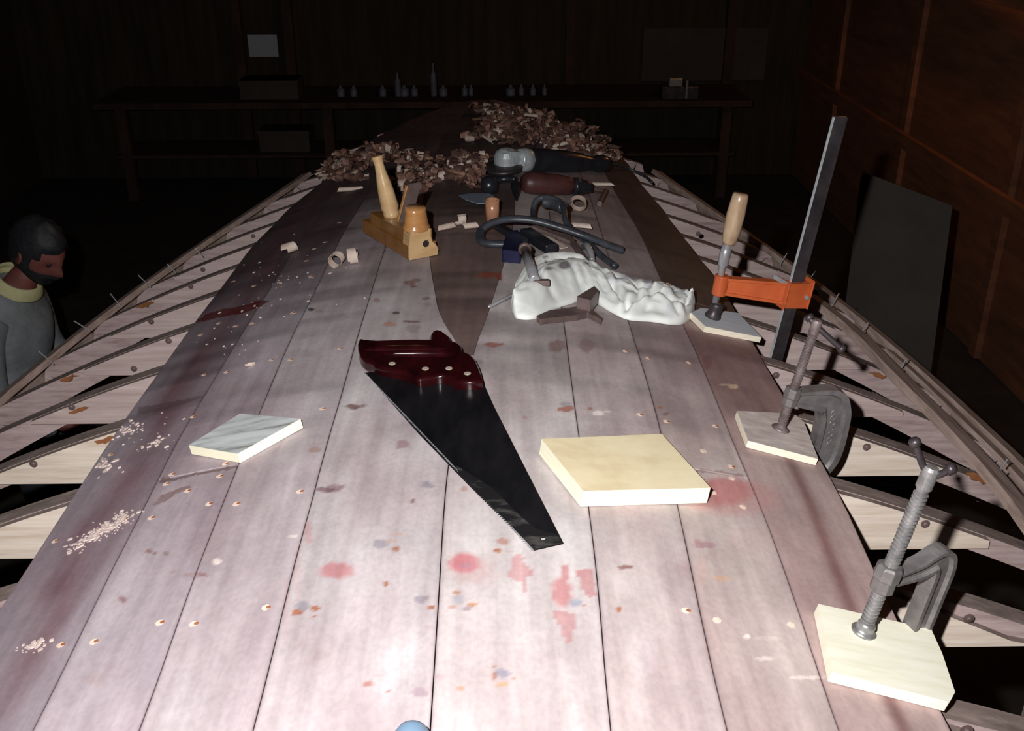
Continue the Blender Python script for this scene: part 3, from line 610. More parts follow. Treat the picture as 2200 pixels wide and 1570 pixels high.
# ------------------------------------------------------------------ hand saw
def flat_plate(name, pxs, zfun, th, mats, parent=None, loc=None, bevel=0, holes=None, label=None):
    """2-D outline (optionally with holes) laid on the plane zfun, as a solid plate"""
    def to3(q): return [PZ(u, v, zfun) for u, v in q]
    cu = bpy.data.curves.new(name, 'CURVE'); cu.dimensions = '2D'; cu.fill_mode = 'BOTH'
    for q in [pxs]+(holes or []):
        p = to3(q); sp = cu.splines.new('POLY'); sp.points.add(len(p)-1)
        for i, a in enumerate(p): sp.points[i].co = (a.x, a.y, 0, 1)
        sp.use_cyclic_u = True
    cu.extrude = max(th/2-bevel, .0001); cu.bevel_depth = bevel; cu.bevel_resolution = 4; cu.offset = -bevel
    t = bpy.data.objects.new(name+'_c', cu); COL.objects.link(t)
    dg = bpy.context.evaluated_depsgraph_get(); me = bpy.data.meshes.new_from_object(t.evaluated_get(dg)); bpy.data.objects.remove(t)
    me.name = name; base = Vector(LOC[parent.name]) if parent else Vector(loc)
    for v in me.vertices: v.co = Vector((v.co.x, v.co.y, v.co.z+zfun))-base
    me.materials.clear()
    for m in (mats if isinstance(mats, list) else [mats]): me.materials.append(m)
    for p in me.polygons: p.use_smooth = bevel > 0 and abs(p.normal.z) < .98; p.material_index = 0
    o = bpy.data.objects.new(name, me); COL.objects.link(o)
    if parent: o.parent = parent
    else: o.location = base
    LOC[o.name] = tuple(base)
    if label: o['label'] = label
    return o
sp_ = P(1000, 900); SZ = hz(-.05, 1.6)+PT
saw = empty('hand_saw', (sp_.x, sp_.y, SZ), 'hand saw with black blade and dark red wooden handle, on pale planks', 'saw')
zb_ = SZ+.0085
blade = flat_plate('blade', [(784, 801), (800, 800), (1030, 800), (1042, 832), (1060, 872), (1209, 1166), (1146, 1181), (1000, 1035), (900, 932)], zb_, .0012, M_blade, saw,
                   holes=[[(1166+6*math.cos(a), 1157+4*math.sin(a)) for a in [2*math.pi*i/12 for i in range(12)]]])
# scraped toe of the blade
flat_plate('blade_toe', [(980, 1000), (1060, 1050), (1120, 1110), (1150, 1135), (1200, 1150), (1207, 1165), (1147, 1179), (1060, 1092), (985, 1018)], zb_+.0009, .0004, M_bladew, saw,
           holes=[[(1166+6*math.cos(a), 1157+4*math.sin(a)) for a in [2*math.pi*i/12 for i in range(12)]]], label='scraped greyish toe of the blade')
# teeth
mb = MB(); A = PZ(784, 801, zb_); Bq = PZ(1146, 1181, zb_); nT = 110; d = (Bq-A)/nT; out = Vector((-d.y, d.x, 0)).normalized()
if out.x > 0: out = -out
for i in range(nT):
    a = A+d*i; mb.prism([a, a+d*.5+out*.003, a+d], (0, 0, .0011))
mb.build('teeth', M_steel, saw)
mp_ = lambda L: [(550+x*.27273, 500+y*.27273) for x, y in L]
HO = mp_([(812, 884), (832, 874), (862, 884), (960, 890), (1100, 884), (1250, 880), (1370, 882), (1376, 845), (1392, 815), (1425, 803), (1465, 812), (1500, 838), (1528, 862), (1540, 892), (1585, 905), (1618, 935),
          (1632, 975), (1690, 1000), (1728, 1040), (1755, 1090), (1775, 1150), (1792, 1215), (1690, 1222), (1560, 1218), (1552, 1190), (1500, 1178), (1470, 1165), (1400, 1182), (1310, 1196), (1285, 1200), (1255, 1185), (1190, 1150), (1090, 1128), (1010, 1112), (940, 1092), (922, 1066), (870, 1052), (830, 1020), (808, 965), (804, 915)])
HH = mp_([(1010, 1000), (1100, 988), (1300, 986), (1480, 990), (1530, 1004), (1500, 1018), (1350, 1016), (1200, 1018), (1060, 1020)])
handle = flat_plate('handle', HO, SZ+.0135, .025, M_sawh, saw, bevel=.006, holes=[HH])
zt = SZ+.0265
# rounded grip
mb = MB(); g0 = [PZ(550+x*.27273, 500+y*.27273, SZ+.018) for x, y in ((850, 950), (930, 945), (1080, 940), (1280, 938), (1430, 942), (1500, 940))]
mb.tube(smooth_path(g0, 5), lambda t: .013*(1-.35*abs(2*t-1)**3), 14, flat=1.0); mb.build('grip', M_sawh, saw, smooth=True)
for (u, v) in ((1072, 1030), (1335, 1070), (1520, 1068), (1665, 1108)):
    q = PZ(550+u*.27273, 500+v*.27273, SZ+.026); mb = MB(); mb.lathe(q-Vector((0, 0, .002)), (0, 0, 1), [(0, .0062), (.0026, .0062), (.0030, .0055), (.0031, 0)], 18); mb.build('handle_screw', M_brass, saw)

# ------------------------------------------------------------------ wooden blocks and pads
def slab(name, px, th, mats, label, cat, off=0.0, tilt=None, bevel=.0012, group=None, parent=None, lift=PT, level=True):
    """px: bottom outline where it meets the planks"""
    pts = [P(u, v, lift) for u, v in px]
    # best plane through the hull under the outline
    A = np.array([[p.x, p.y, 1] for p in pts]); z = np.array([p.z for p in pts]); co = np.linalg.lstsq(A, z, rcond=None)[0]
    if tilt is not None: co[0] += tilt[0]; co[1] += tilt[1]
    n = Vector((-co[0], -co[1], 1)).normalized()
    cx_ = sum((p for p in pts), Vector())/len(pts)
    rs = []
    for u, v in px:
        d = Vector(ray(u, v)); o = Vector(CAM); t = (co[0]*o.x+co[1]*o.y+co[2]-o.z)/(d.z-co[0]*d.x-co[1]*d.y); rs.append(o+d*t)
    # lift so that no part sinks into the crown
    dz = 0
    N = len(rs)
    for i in range(N):
        for k in range(11):
            for m in range(6):
                q = rs[i].lerp(rs[(i+1) % N], k/10).lerp(cx_, m/6); dz = max(dz, hz(q.x, q.y, lift)-(co[0]*q.x+co[1]*q.y+co[2]))
    rs = [r+Vector((0, 0, dz+.0004)) for r in rs]
    area = sum(rs[i].x*rs[(i+1) % N].y-rs[(i+1) % N].x*rs[i].y for i in range(N))
    if area < 0: rs = rs[::-1]
    mb = MB(); mb.prism(rs, n*th, 0, 1 if len(mats) > 1 else None)
    c = sum(rs, Vector())/N
    o = mb.build(name, mats, loc=c, bevel=bevel); tag(o, label, cat, group)
    return o, n, dz, co, rs
slab('wooden_block', [(1158, 978), (1415, 966), (1519, 1084), (1247, 1092)], .026, [M_block, M_bedge], 'thick square yellowish plywood block lying loose in front of the saw', 'block', bevel=.001)
slab('wooden_block', [(412, 977), (522, 908), (652, 920), (517, 996)], .0165, [M_ply1, M_bedge], 'small grey-faced plywood offcut lying on the left-hand planks', 'block', bevel=.0008)
def ply_edges(o): return o
PAD1 = slab('clamp_pad', [(1748, 1318), (1990, 1372), (2013, 1424), (2040, 1508), (2028, 1530), (1778, 1466)], .0145, [M_pine, M_pine], 'large pale pine pad under the nearest C-clamp', 'clamp pad', bevel=.0012)
PAD2 = slab('clamp_pad', [(1578, 897), (1700, 902), (1722, 921), (1752, 1001), (1602, 962)], .0125, [M_ply2, M_pedge], 'worn plywood pad under the middle C-clamp', 'clamp pad', bevel=.0006)
PAD3 = slab('clamp_pad', [(1480, 684), (1503, 673), (1582, 684), (1632, 737), (1511, 714)], .0125, [M_ply3, M_pedge], 'blue-grey plywood pad under the orange bar clamp', 'clamp pad', bevel=.0006)
def pad_top(pad, th, u, v):
    o_, n, dz, co, rs = pad
    d = Vector(ray(u, v)); o = Vector(CAM); base = rs[0]+n*th
    t = (base-o).dot(n)/d.dot(n); return o+d*t

# ------------------------------------------------------------------ C-clamps
def c_clamp(foot, top, boss, corner, spine, label, R, lower, bar_ends, scale=1.0, raised=False, twist=0.0, wbar=.0042, cap=True, hk=1.0, ms=None, wk=1.0, rot=0.0, local=None):
    """foot: Vector on pad; others are pixels read in the plane across the hull through the foot"""
    Y = foot.y
    T = PY(*top, Y); ax = (T-foot).normalized(); L = (T-foot).length
    Bq = PY(*boss, Y); tb = (Bq-foot).dot(ax)
    root = empty('c_clamp', tuple(foot), label, 'clamp', 'C-clamps along the planking edge')
    Yc = Vector((0, 1, 0)); Xc = Yc.cross(ax).normalized()
    if Xc.x < 0: Xc = -Xc
    Xc = (Matrix.Rotation(math.radians(rot), 3, ax) @ Xc).normalized(); Yp = ax.cross(Xc).normalized()
    def PP(u, v): d = Vector(ray(u, v)); o_ = Vector(CAM); return o_+d*((foot-o_).dot(Yp)/d.dot(Yp))
    F = lambda x, z, y=0.0: foot+Xc*x+ax*z+Yp*y
    # threaded screw with ridges
    mb = MB(); prof = [(.008, R*.9)]; z = .012; k = 0; pitch = R*.62
    while z < L*.86: prof += [(z, R*.80), (z+pitch*.30, R*1.06), (z+pitch*.55, R*1.06), (z+pitch*.85, R*.80)]; z += pitch
    prof += [(L*.88, R*.95), (L*.885, R*1.12), (L*.985, R*1.12), (L, R*.9)]
    mb.lathe(foot, ax, prof, 20); mb.build('screw', ms or M_screw, root, smooth=False)
    mb = MB(); n = PAD1[1]
    fp = [(0.0002, R*1.75), (R*.35, R*1.85), (R*.5, R*1.5), (R*.9, R*1.25), (R*1.4, R*1.35), (R*1.9, R*1.1), (R*2.0, R*.8)] if cap else [(0.0002, R*1.9), (R*.25, R*2.1), (R*.55, R*1.7), (R*.9, R*1.0), (R*1.6, R*.85)]
    mb.lathe(foot, n, fp, 24); mb.build('swivel_foot', ms or M_screw, root, smooth=True)
    # T handle
    q0, q1 = PY(*bar_ends[0], Y), PY(*bar_ends[1], Y); mid = foot+ax*(L*.955)
    q0 = q0+Yc*.01; q1 = q1-Yc*.015
    mb = MB(); mb.tube(smooth_path([q0, mid, q1], 6), wbar, 10)
    for e, o_ in ((q0, mid), (q1, mid)):
        dd = (e-o_).normalized(); mb.lathe(e-dd*.006, dd, [(0, wbar), (.001, wbar*1.6), (.007, wbar*1.7), (.010, wbar*1.2), (.0105, 0)], 12)
    mb.build('handle', M_dsteel, root, smooth=True)
    # cast frame: boss, arm, spine, lower jaw
    mb = MB(); mb.lathe(foot+ax*(tb-R*2.2), ax, [(0, R*1.55), (R*.25, R*1.75), (R*1.9, R*1.70), (R*2.3, R*1.95), (R*4.0, R*1.9), (R*4.4, R*1.55)], 8); mb.build('boss', M_cast, root, bevel=.001)
    C = PP(*corner); Sx = PP(*spine)
    cxl = (C-foot).dot(Xc); czl = (C-foot).dot(ax); sxl = (Sx-foot).dot(Xc)
    if local: cxl, czl, sxl = local
    path = [(R*1.2, tb), (cxl*.55, tb*.72+czl*.28+.002), (cxl*.86, czl), (cxl, czl-.016), ((cxl+sxl)/2, (czl)*.45), (sxl, -.02), (sxl*.98, -lower+.01), (sxl*.84, -lower-.008), (sxl*.5, -lower-.012), (0.0, -lower-.008)]
    pts = smooth_path([F(a, c) for a, c in path], 6)
    W = R*1.35*wk
    def sec(i, t):
        hgt = hk*R*(1.15+1.25*min(1, t*4))*(1-.25*max(0, t-.75)*4); k_ = W
        # I-shaped rib: wide flanges, narrower web
        a, b = k_*.92, hgt; w2 = k_*.50
        return [(-b, -a), (-b*.62, -a), (-b*.45, -w2), (b*.45, -w2), (b*.62, -a), (b, -a), (b, a), (b*.62, a), (b*.45, w2), (-b*.45, w2), (-b*.62, a), (-b, a)]
    mb = MB(); mb.sweep(pts, sec, up=Yp)
    if raised:
        for k in range(7):
            z = czl*.9-.012-k*.0105; x = cxl+(sxl-cxl)*min(1, k/6); c0 = F(x, z, -W*.50)
            mb.tube([c0+Xc*(.0042*math.cos(a))+ax*(.0040*math.sin(a)) for a in [(.3+k)+5.0*j/9 for j in range(10)]], .0010, 6)
    mb.build('frame', M_cast, root, bevel=.0012)
    mb = MB(); mb.lathe(F(0, -lower-.010), ax, [(0, R*1.9), (.010, R*2.1), (.014, R*1.9)], 18); mb.build('anvil', M_cast, root)
    return root
f1 = pad_top(PAD1, .0145, 1854, 1358)
c_clamp(f1, (2003, 1003), (1903, 1240), (2030, 1228), (2003, 1350), 'large C-clamp nearest the camera, its ridged screw standing on the pale pine pad', .0086, .062, [(1972, 958), (2034, 992)], hk=.80, rot=24, local=(.092, .104, .099))
f2 = pad_top(PAD2, .0125, 1676, 922)
c_clamp(f2, (1757, 688), (1703, 852), (1795, 862), (1783, 935), 'older grey C-clamp in the middle, its screw standing on the worn plywood pad', .0078, .060, [(1742, 686), (1803, 742)], raised=True, wbar=.0048, cap=False, hk=1.5, wk=1.25, ms=M_scr2, rot=8)

# ------------------------------------------------------------------ orange bar clamp
f3 = pad_top(PAD3, .0125, 1530, 682); Yb = f3.y
bc = empty('bar_clamp', tuple(f3), 'tall bar clamp with orange sliding arm, steel bar and turned wooden handle', 'clamp')
T3 = PY(1562, 525, Yb); ax = (T3-f3).normalized(); n3 = PAD3[1]
mb = MB(); Ls = (T3-f3).length; mb.lathe(f3+ax*.01, ax, [(0, .0075), (Ls-.06, .0075), (Ls-.055, .0115), (Ls-.03, .0125), (Ls-.01, .009)], 18); mb.build('screw', M_steel, bc, smooth=True)
mb = MB(); mb.lathe(f3, n3, [(0.0002, .017), (.004, .0185), (.012, .0145), (.022, .0135), (.030, .0155), (.036, .012)], 20); mb.build('swivel_foot', M_dsteel, bc, smooth=True)
H0, H1 = PY(1565, 524, Yb), PY(1592, 416, Yb); ah = (H1-H0); Lh = ah.length
mb = MB(); mb.lathe(H0, ah, [(0, .0125), (.006, .0155), (Lh*.25, .0185), (Lh*.6, .0195), (Lh*.85, .0178), (Lh*.98, .0165), (Lh, .0145)], 22); mb.build('handle', M_handle, bc, smooth=True)
b0, b1 = PY(1662, 790, Yb), PY(1806, 250, Yb); axb = (b1-b0).normalized(); sx = Vector((0, 1, 0)).cross(axb).normalized()
if sx.x < 0: sx = -sx
yv = Vector((0, 1, 0)); fac = (sx*1.0+yv*.30).normalized(); thk = axb.cross(fac).normalized()
mb = MB(); Lb = (b1-b0).length+.10; mb.box(b0-axb*.10+axb*Lb/2, fac*.031, thk*.0085, axb*Lb); mb.box(b0-axb*.10+axb*Lb/2-fac*.0158, fac*.0012, thk*.0075, axb*(Lb-.004), 1); mb.build('bar', [M_dsteel, M_alu], bc, bevel=.0004)  # polished left edge, its flash highlight put in as a paler strip
mb = MB(); mb.box(b0-axb*.10, fac*.05, thk*.024, axb*.03); mb.box(b0-axb*.10-sx*.07, sx*.13, thk*.02, axb*.024); mb.build('fixed_jaw', M_orange, bc, bevel=.002)
a0 = PY(1548, 612, Yb); a1 = PY(1712, 627, Yb)
mb = MB(); hd = PY(1708, 628, Yb); mb.box(hd-axb*.004, fac*.056, thk*.028, axb*.058)
mb.box(hd-fac*.030-axb*.004, fac*.004, thk*.036, axb*.062); mb.box(hd+fac*.030-axb*.004+axb*.004, fac*.004, thk*.036, axb*.066)
mb.build('sliding_head', M_orange, bc, bevel=.0016)
s0 = a0; s1 = hd-fac*.028
up_ = axb; dr = (s1-s0).normalized()
mb = MB(); mb.sweep([s0, s0.lerp(s1, .5), s1], lambda i, t: [(a, b) for a, b in [(-.011, -.019-.006*t), (.011, -.019-.006*t), (.011, -.013-.006*t), (.006, -.012-.006*t), (.006, .012+.006*t), (.011, .013+.006*t), (.011, .019+.006*t), (-.011, .019+.006*t)]], up=up_)
mb.lathe(s0-ax*.023, ax, [(0, .014), (.002, .016), (.044, .016), (.046, .014)], 20)
mb.build('arm', M_orange, bc, bevel=.001)
lv = PY(1690, 600, Yb); mb = MB(); q0 = PY(1658, 588, Yb); q1 = PY(1686, 604, Yb); dd = (q1-q0); mb.box((q0+q1)/2-yv*.016, dd, yv*.004, axb*.010); mb.build('release_lever', M_steel, bc, bevel=.0005)
mb = MB(); rr_ = PY(1731, 636, Yb); mb.lathe(rr_-yv*.012, yv, [(0, .004), (.001, .005), (.022, .005), (.023, .004)], 12); mb.build('rivet', M_steel, bc)

# ------------------------------------------------------------------ wooden smoothing plane
A_ = P(879, 561); B_ = P(940, 547); C_ = P(782, 523)
dl = Vector((C_.x-A_.x, C_.y-A_.y, 0)); Lp = dl.length; dl.normalize(); dw = Vector((0, 0, 1)).cross(dl)
if dw.x < 0: dw = -dw
Wp = .076; zpl = max(hz(q.x, q.y, PT) for q in (A_, A_+dw*Wp, C_, C_+dw*Wp, A_+dl*.1, A_+dl*.1+dw*Wp, A_+dl*Lp*.5+dw*.05))+.0005
A_ = Vector((A_.x, A_.y, zpl))
pl = empty('hand_plane', tuple(A_), 'wooden hand plane with tall turned front handle, standing on the planks', 'hand plane')
G = lambda l, w_, z: A_+dl*l+dw*w_+Vector((0, 0, z))
def pprism(mb, lz, w0, w1, mi=0): mb.prism([G(l, w0, z) for l, z in lz], dw*(w1-w0), mi)
mb = MB(); pprism(mb, [(.004, 0), (Lp, 0), (Lp, .034), (.004, .034)], 0, Wp); mb.build('sole', M_sole, pl, bevel=.0015)
mb = MB(); pprism(mb, [(.006, .034), (Lp*.86, .034), (Lp*.86, .060), (.006, .066)], .006, Wp-.008); mb.build('body', M_sole, pl, bevel=.002)
mb = MB()
prof = [(0, 0), (Wp, 0), (Wp+.004, .014), (Wp-.002, .026), (Wp-.012, .036), (Wp-.016, .050), (Wp-.015, .070), (.010, .072), (.004, .060), (.001, .03)]
mb.prism([G(-.002, a, z) for a, z in prof], dl*.034); mb.build('end_block', M_horn, pl, bevel=.003)
mb = MB()
bk = [(Wp*.5+.030*math.cos(a), .022+.026*math.sin(a)) for a in [2*math.pi*i/24 for i in range(24)]]
vs = []
for z, s in ((.066, 1.12), (.072, 1.15), (.076, 1.02), (.079, 1.0), (.106, .90), (.116, .86), (.119, .80)):
    vs += [G(.022+(b-.022)*s, Wp*.5-.004+(a-Wp*.5)*s, z+(b)*.10) for a, b in bk]
fs = [(i*24+j, i*24+(j+1) % 24, (i+1)*24+(j+1) % 24, (i+1)*24+j) for i in range(6) for j in range(24)]+[tuple(range(6*24, 7*24))]
mb.add(vs, fs); mb.build('rear_hump', M_hump, pl, smooth=True)
mb = MB(); mb.lathe(G(-.002, .046, .034), -dl, [(0, .0085), (.0010, .0085), (.0012, .0)], 20); mb.build('plug', M_dsteel, pl)
hb = G(Lp*.62, Wp*.50, .062); hd_ = (Vector((-.20, .05, 1))).normalized()
mb = MB(); mb.lathe(hb-hd_*.006, hd_, [(0, .019), (.012, .021), (.022, .0205), (.030, .0235), (.046, .0215), (.070, .0205), (.095, .0175), (.120, .0135), (.138, .0118), (.150, .0130), (.157, .0150), (.160, .0145), (.161, .008)], 26); mb.build('front_handle', M_horn, pl, smooth=True)
ib = G(Lp*.42, Wp*.5, .055); idr = (dl*-.42+Vector((0, 0, 1))).normalized(); idr = (Vector((.30, -.05, 1))).normalized()
mb = MB(); mb.box(ib+idr*.05, dw*.030, dl*.010, idr*.11); mb.build('wedge', M_hump, pl, bevel=.001)
mb = MB(); mb.box(ib+idr*.055+dl*(-.010)+dw*.002, dw*.034, dl*.0035, idr*.115); mb.build('iron', M_dbrown, pl, bevel=.0005)

# ------------------------------------------------------------------ angle grinder, drill and the other tools
def above(u, v, h): # point h above the planks seen at pixel
    d = ray(u, v); t = .5
    lo, hi = .5, 8.
    for _ in range(50):
        m = (lo+hi)/2; p = CAM+m*d
        if p[2] < hz(p[0], p[1], PT)+h: hi = m
        else: lo = m
    return Vector(CAM+d*hi)
g0 = above(1118, 343, .045); g1 = above(1292, 352, .035); gd = (g1-g0); Lg = gd.length; gd.normalize()
gr = empty('angle_grinder', (g0.x, g0.y, hz(g0.x, g0.y, PT)), 'angle grinder with black barrel and bright metal gear head, lying among shavings', 'power tool')
s_ = Lg/.26
mb = MB(); mb.lathe(g0+gd*.03, gd, [(0, .036), (.01, .041), (Lg*.45, .041), (Lg*.60, .036), (Lg*.72, .028), (Lg*.80, .024), (Lg*.86, .030), (Lg*.94, .031), (Lg, .024), (Lg+.012, .012)], 28); mb.build('barrel', M_black, gr, smooth=True)
mb = MB(); mb.lathe(g0-gd*.012, gd, [(0, .031), (.006, .037), (.012, .036), (.016, .039), (.044, .041), (.046, .038)], 28); mb.build('collar', M_alu, gr, smooth=True)
hc = above(1088, 333, .060); mb = MB()
mb.lathe(hc-Vector((0, 0, .040)), (0, 0, 1), [(0, .036), (.008, .042), (.035, .043), (.052, .036), (.062, .020), (.065, 0)], 24)
mb.box((hc+g0)/2-Vector((0, 0, .004)), gd*.075, Vector((-gd.y, gd.x, 0))*.062, Vector((0, 0, .058))); mb.build('gear_head', M_alu, gr, bevel=.004, smooth=False)
mb = MB(); dc = above(1084, 372, .006); mb.lathe(above(1082, 364, .012), (-.05, -.12, 1), [(0, .050), (.003, .066), (.012, .068), (.016, .060), (.020, .03)], 30); mb.build('disc_guard', M_dsteel, gr, smooth=True)
cab = [g1+gd*.0, above(1320, 352, .03), above(1350, 362, .008), above(1385, 378, .005), above(1400, 392, .005)]
mb = MB(); mb.tube(smooth_path([c for c in cab], 6), .0055, 8); mb.build('cable', M_rub, gr, smooth=True)
# drill in front of it
d0 = above(1128, 392, .036); d1 = above(1232, 400, .032); dd = (d1-d0).normalized(); Ld = (d1-d0).length
dr_ = empty('electric_drill', (d0.x, d0.y, hz(d0.x, d0.y, PT)), 'red-brown electric drill with black chuck and key, lying in front of the angle grinder', 'power tool')
sd = Vector((-dd.y, dd.x, 0)).normalized()
mb = MB(); mb.lathe(d0, dd, [(-.01, .022), (0, .030), (.02, .035), (Ld*.6, .034), (Ld*.85, .030), (Ld*.98, .024)], 20); mb.build('motor_casing', M_redb, dr_, smooth=True)
mb = MB(); mb.lathe(d1-dd*.004, dd, [(0, .022), (.006, .028), (.018, .028), (.020, .024), (.026, .025), (.050, .020), (.068, .014), (.070, .007)], 20); mb.build('chuck', M_black, dr_, smooth=True)
k0 = above(1268, 405, .020); k1 = above(1300, 410, .016); k2 = above(1288, 438, .006); mb = MB(); mb.tube([k0, k1], .007, 10); mb.tube([k1+dd*.002, k2], .009, 10, flat=1); mb.build('chuck_key', M_dbrown, dr_, smooth=False, bevel=.001)
mb = MB(); h0_ = above(1108, 385, .030); h1_ = above(1050, 392, .018); mb.tube(smooth_path([h0_, above(1080, 385, .026), h1_], 5), .010, 10); mb.lathe(above(1050, 398, .022), (h1_-h0_).normalized(), [(-.028, .012), (-.022, .026), (0, .030), (.018, .026), (.024, .012)], 16); mb.build('handle', M_black, dr_, smooth=True)
mb = MB(); t0 = above(1108, 398, .03); t1 = above(1110, 432, .004); mb.lathe(t0, t1-t0, [(0, .016), ((t1-t0).length*.4, .012), ((t1-t0).length, .002)], 10); mb.build('trigger_guard', M_black, dr_)
# chisel-shaped blade and copper tube
cp = above(1058, 474, .0); cu_ = empty('copper_tube', tuple(cp), 'short shiny copper-coloured tube standing upright behind the black strap', 'tube')
mb = MB(); tp = PY(1060, 428, cp.y); hgt = (tp.z-cp.z); mb.lathe(cp, (0, 0, 1), [(0, .019), (hgt, .019), (hgt, .0165), (.01, .0165)], 24); mb.build('tube_wall', M_copper, cu_, smooth=True)
mb = MB(); q = [above(u, v, .014) for u, v in ((986, 421), (1010, 417), (1050, 417), (1062, 423), (1052, 437), (1025, 438), (1000, 430))]; mb.prism(q, (0, 0, .003)); ob = mb.build('scraper_blade', M_bluebl, loc=q[0], bevel=.0005); tag(ob, 'pointed blue-grey steel scraper blade leaning beside the copper tube', 'scraper')
# black straps
def strap(name, px, r, flat, m, label, cat, hs):
    pts = smooth_path([above(u, v, h) for (u, v), h in zip(px, hs)], 7); mb = MB(); mb.tube(pts, r, 10, flat=flat)
    o = mb.build(name, m, loc=pts[0], smooth=True); tag(o, label, cat); return o
strap('rubber_strap', [(1098, 523), (1068, 524), (1040, 521), (1031, 508), (1036, 493), (1060, 478), (1100, 470), (1150, 474), (1205, 489), (1255, 506), (1300, 524), (1338, 538)], .0125, .75, M_rub,
      'long black rubber strap looping left and running out to the right above the rag', 'strap', [.012, .010, .010, .012, .02, .04, .055, .055, .045, .035, .02, .010])
hose = strap('rubber_hose', [(1150, 500), (1146, 462), (1148, 440), (1160, 426), (1185, 426), (1205, 436), (1213, 455), (1216, 475), (1235, 500), (1262, 520), (1290, 548), (1322, 572)], .0085, 1.0, M_rub,
      'dark hose rising in a loop behind the strap and ending beside the rag', 'hose', [.01, .02, .04, .06, .065, .06, .05, .035, .02, .012, .010, .010])
slv = strap('sleeve', [(1168, 433), (1190, 437), (1212, 447)], .020, .8, M_rub, 'fat grey-black rubber sleeve around the top of the hose loop', 'sleeve', [.052, .052, .050])
del slv['label'], slv['category']; slv.location = slv.location-hose.location; slv.parent = hose
def bar3(name, a, b, ha, hb_, w_, t_, m, label, cat, tap=1.0):
    p, q = above(*a, ha), above(*b, hb_); d = (q-p); L = d.length; mb = MB()
    mb.sweep([p, p.lerp(q, .3), p.lerp(q, .7), q], lambda i, t: [(x*(1-(1-tap)*t), y) for x, y in rect_sec(w_, t_)]); o = mb.build(name, m, loc=p, bevel=min(w_, t_)*.2); tag(o, label, cat); return o
bar3('pliers_handle', (1066, 484), (1128, 520), .022, .020, .022, .016, M_black, 'black tool arm inside the left loop of the strap', 'tool handle')
bar3('dark_grip', (1128, 498), (1186, 535), .026, .024, .034, .024, M_black, 'thick black grip pointing down towards the rag', 'tool handle')
bar3('flat_bar', (1145, 486), (1232, 520), .030, .014, .024, .010, M_dbrown, 'dark brown flat steel arm lying under the black strap', 'tool arm')
bar3('flat_bar', (1215, 500), (1258, 560), .016, .012, .014, .010, M_dbrown, 'short brown steel arm leaning from the strap to the back of the rag', 'tool arm')
bar3('wood_strip', (1138, 488), (1212, 533), .009, .007, .022, .003, M_shavl, 'narrow bare wood strip showing between the dark tools', 'wood strip')
mb = MB(); nb = [above(u, v, .004) for u, v in ((1078, 562), (1118, 566), (1122, 535), (1112, 518), (1090, 520), (1084, 540))]; mb.prism(nb, (0, 0, .030)); ob = mb.build('navy_cap', M_navy, loc=nb[0], bevel=.004); tag(ob, 'glossy navy-blue moulded cap beside the upright steel pipe', 'cap')
t0, t1 = above(1127, 533, .060), above(1149, 603, .046); pp = empty('steel_pipe', tuple(above(1146, 600, 0)), 'shiny grey steel pipe sloping down to the left end of the rag', 'pipe')
mb = MB(); ln = (t1-t0).length; mb.lathe(t0, t1-t0, [(0, .0105), (ln, .0115), (ln, .009)], 18); mb.build('pipe_wall', M_steel, pp, smooth=True)
mb = MB(); mb.lathe(t0-(t1-t0).normalized()*.004, t1-t0, [(0, .014), (.010, .0155), (.014, .012)], 18); mb.build('collar', M_dbrown, pp, smooth=True)
mb = MB(); mb.box(t1+Vector((.012, 0, -.004)), (.040, 0, 0), (0, .016, 0), (0, 0, .012)); mb.build('foot', M_dbrown, pp, bevel=.002)
t0, t1 = above(1050, 659, .006), above(1150, 608, .016); mb = MB(); mb.lathe(t0, t1-t0, [(-.002, 0), (0, .0034), ((t1-t0).length, .0036)], 12); ob = mb.build('steel_rod', M_steel, loc=t0, smooth=True); tag(ob, 'thin shiny steel rod pointing left from under the rag', 'rod')
ps = smooth_path([above(1254, 530, .014), above(1262, 528, .030), above(1270, 545, .020), above(1272, 560, .008)], 5); mb = MB(); mb.tube(ps, .008, 10); ob = mb.build('bent_pipe', M_steel, loc=ps[0], smooth=True); tag(ob, 'small bent steel pipe end just behind the rag', 'pipe')
# brown angle bracket in front of rag
br = empty('angle_bracket', tuple(above(1240, 690, 0)), 'dark brown steel bracket lying in front of the rag', 'bracket')
mb = MB(); mb.prism([above(u, v, .003) for u, v in ((1152, 690), (1160, 697), (1240, 688), (1262, 682), (1290, 697), (1293, 694), (1268, 672), (1250, 668), (1180, 678))], (0, 0, .012)); mb.build('flange', M_dbrown, br, bevel=.002)
mb = MB(); mb.prism([above(u, v, .012) for u, v in ((1238, 664), (1268, 672), (1285, 650), (1276, 640))], (0, 0, .028)); mb.build('upright', M_dbrown, br, bevel=.002)
q = [above(u, v, .0) for u, v in ((1244, 454), )][0]

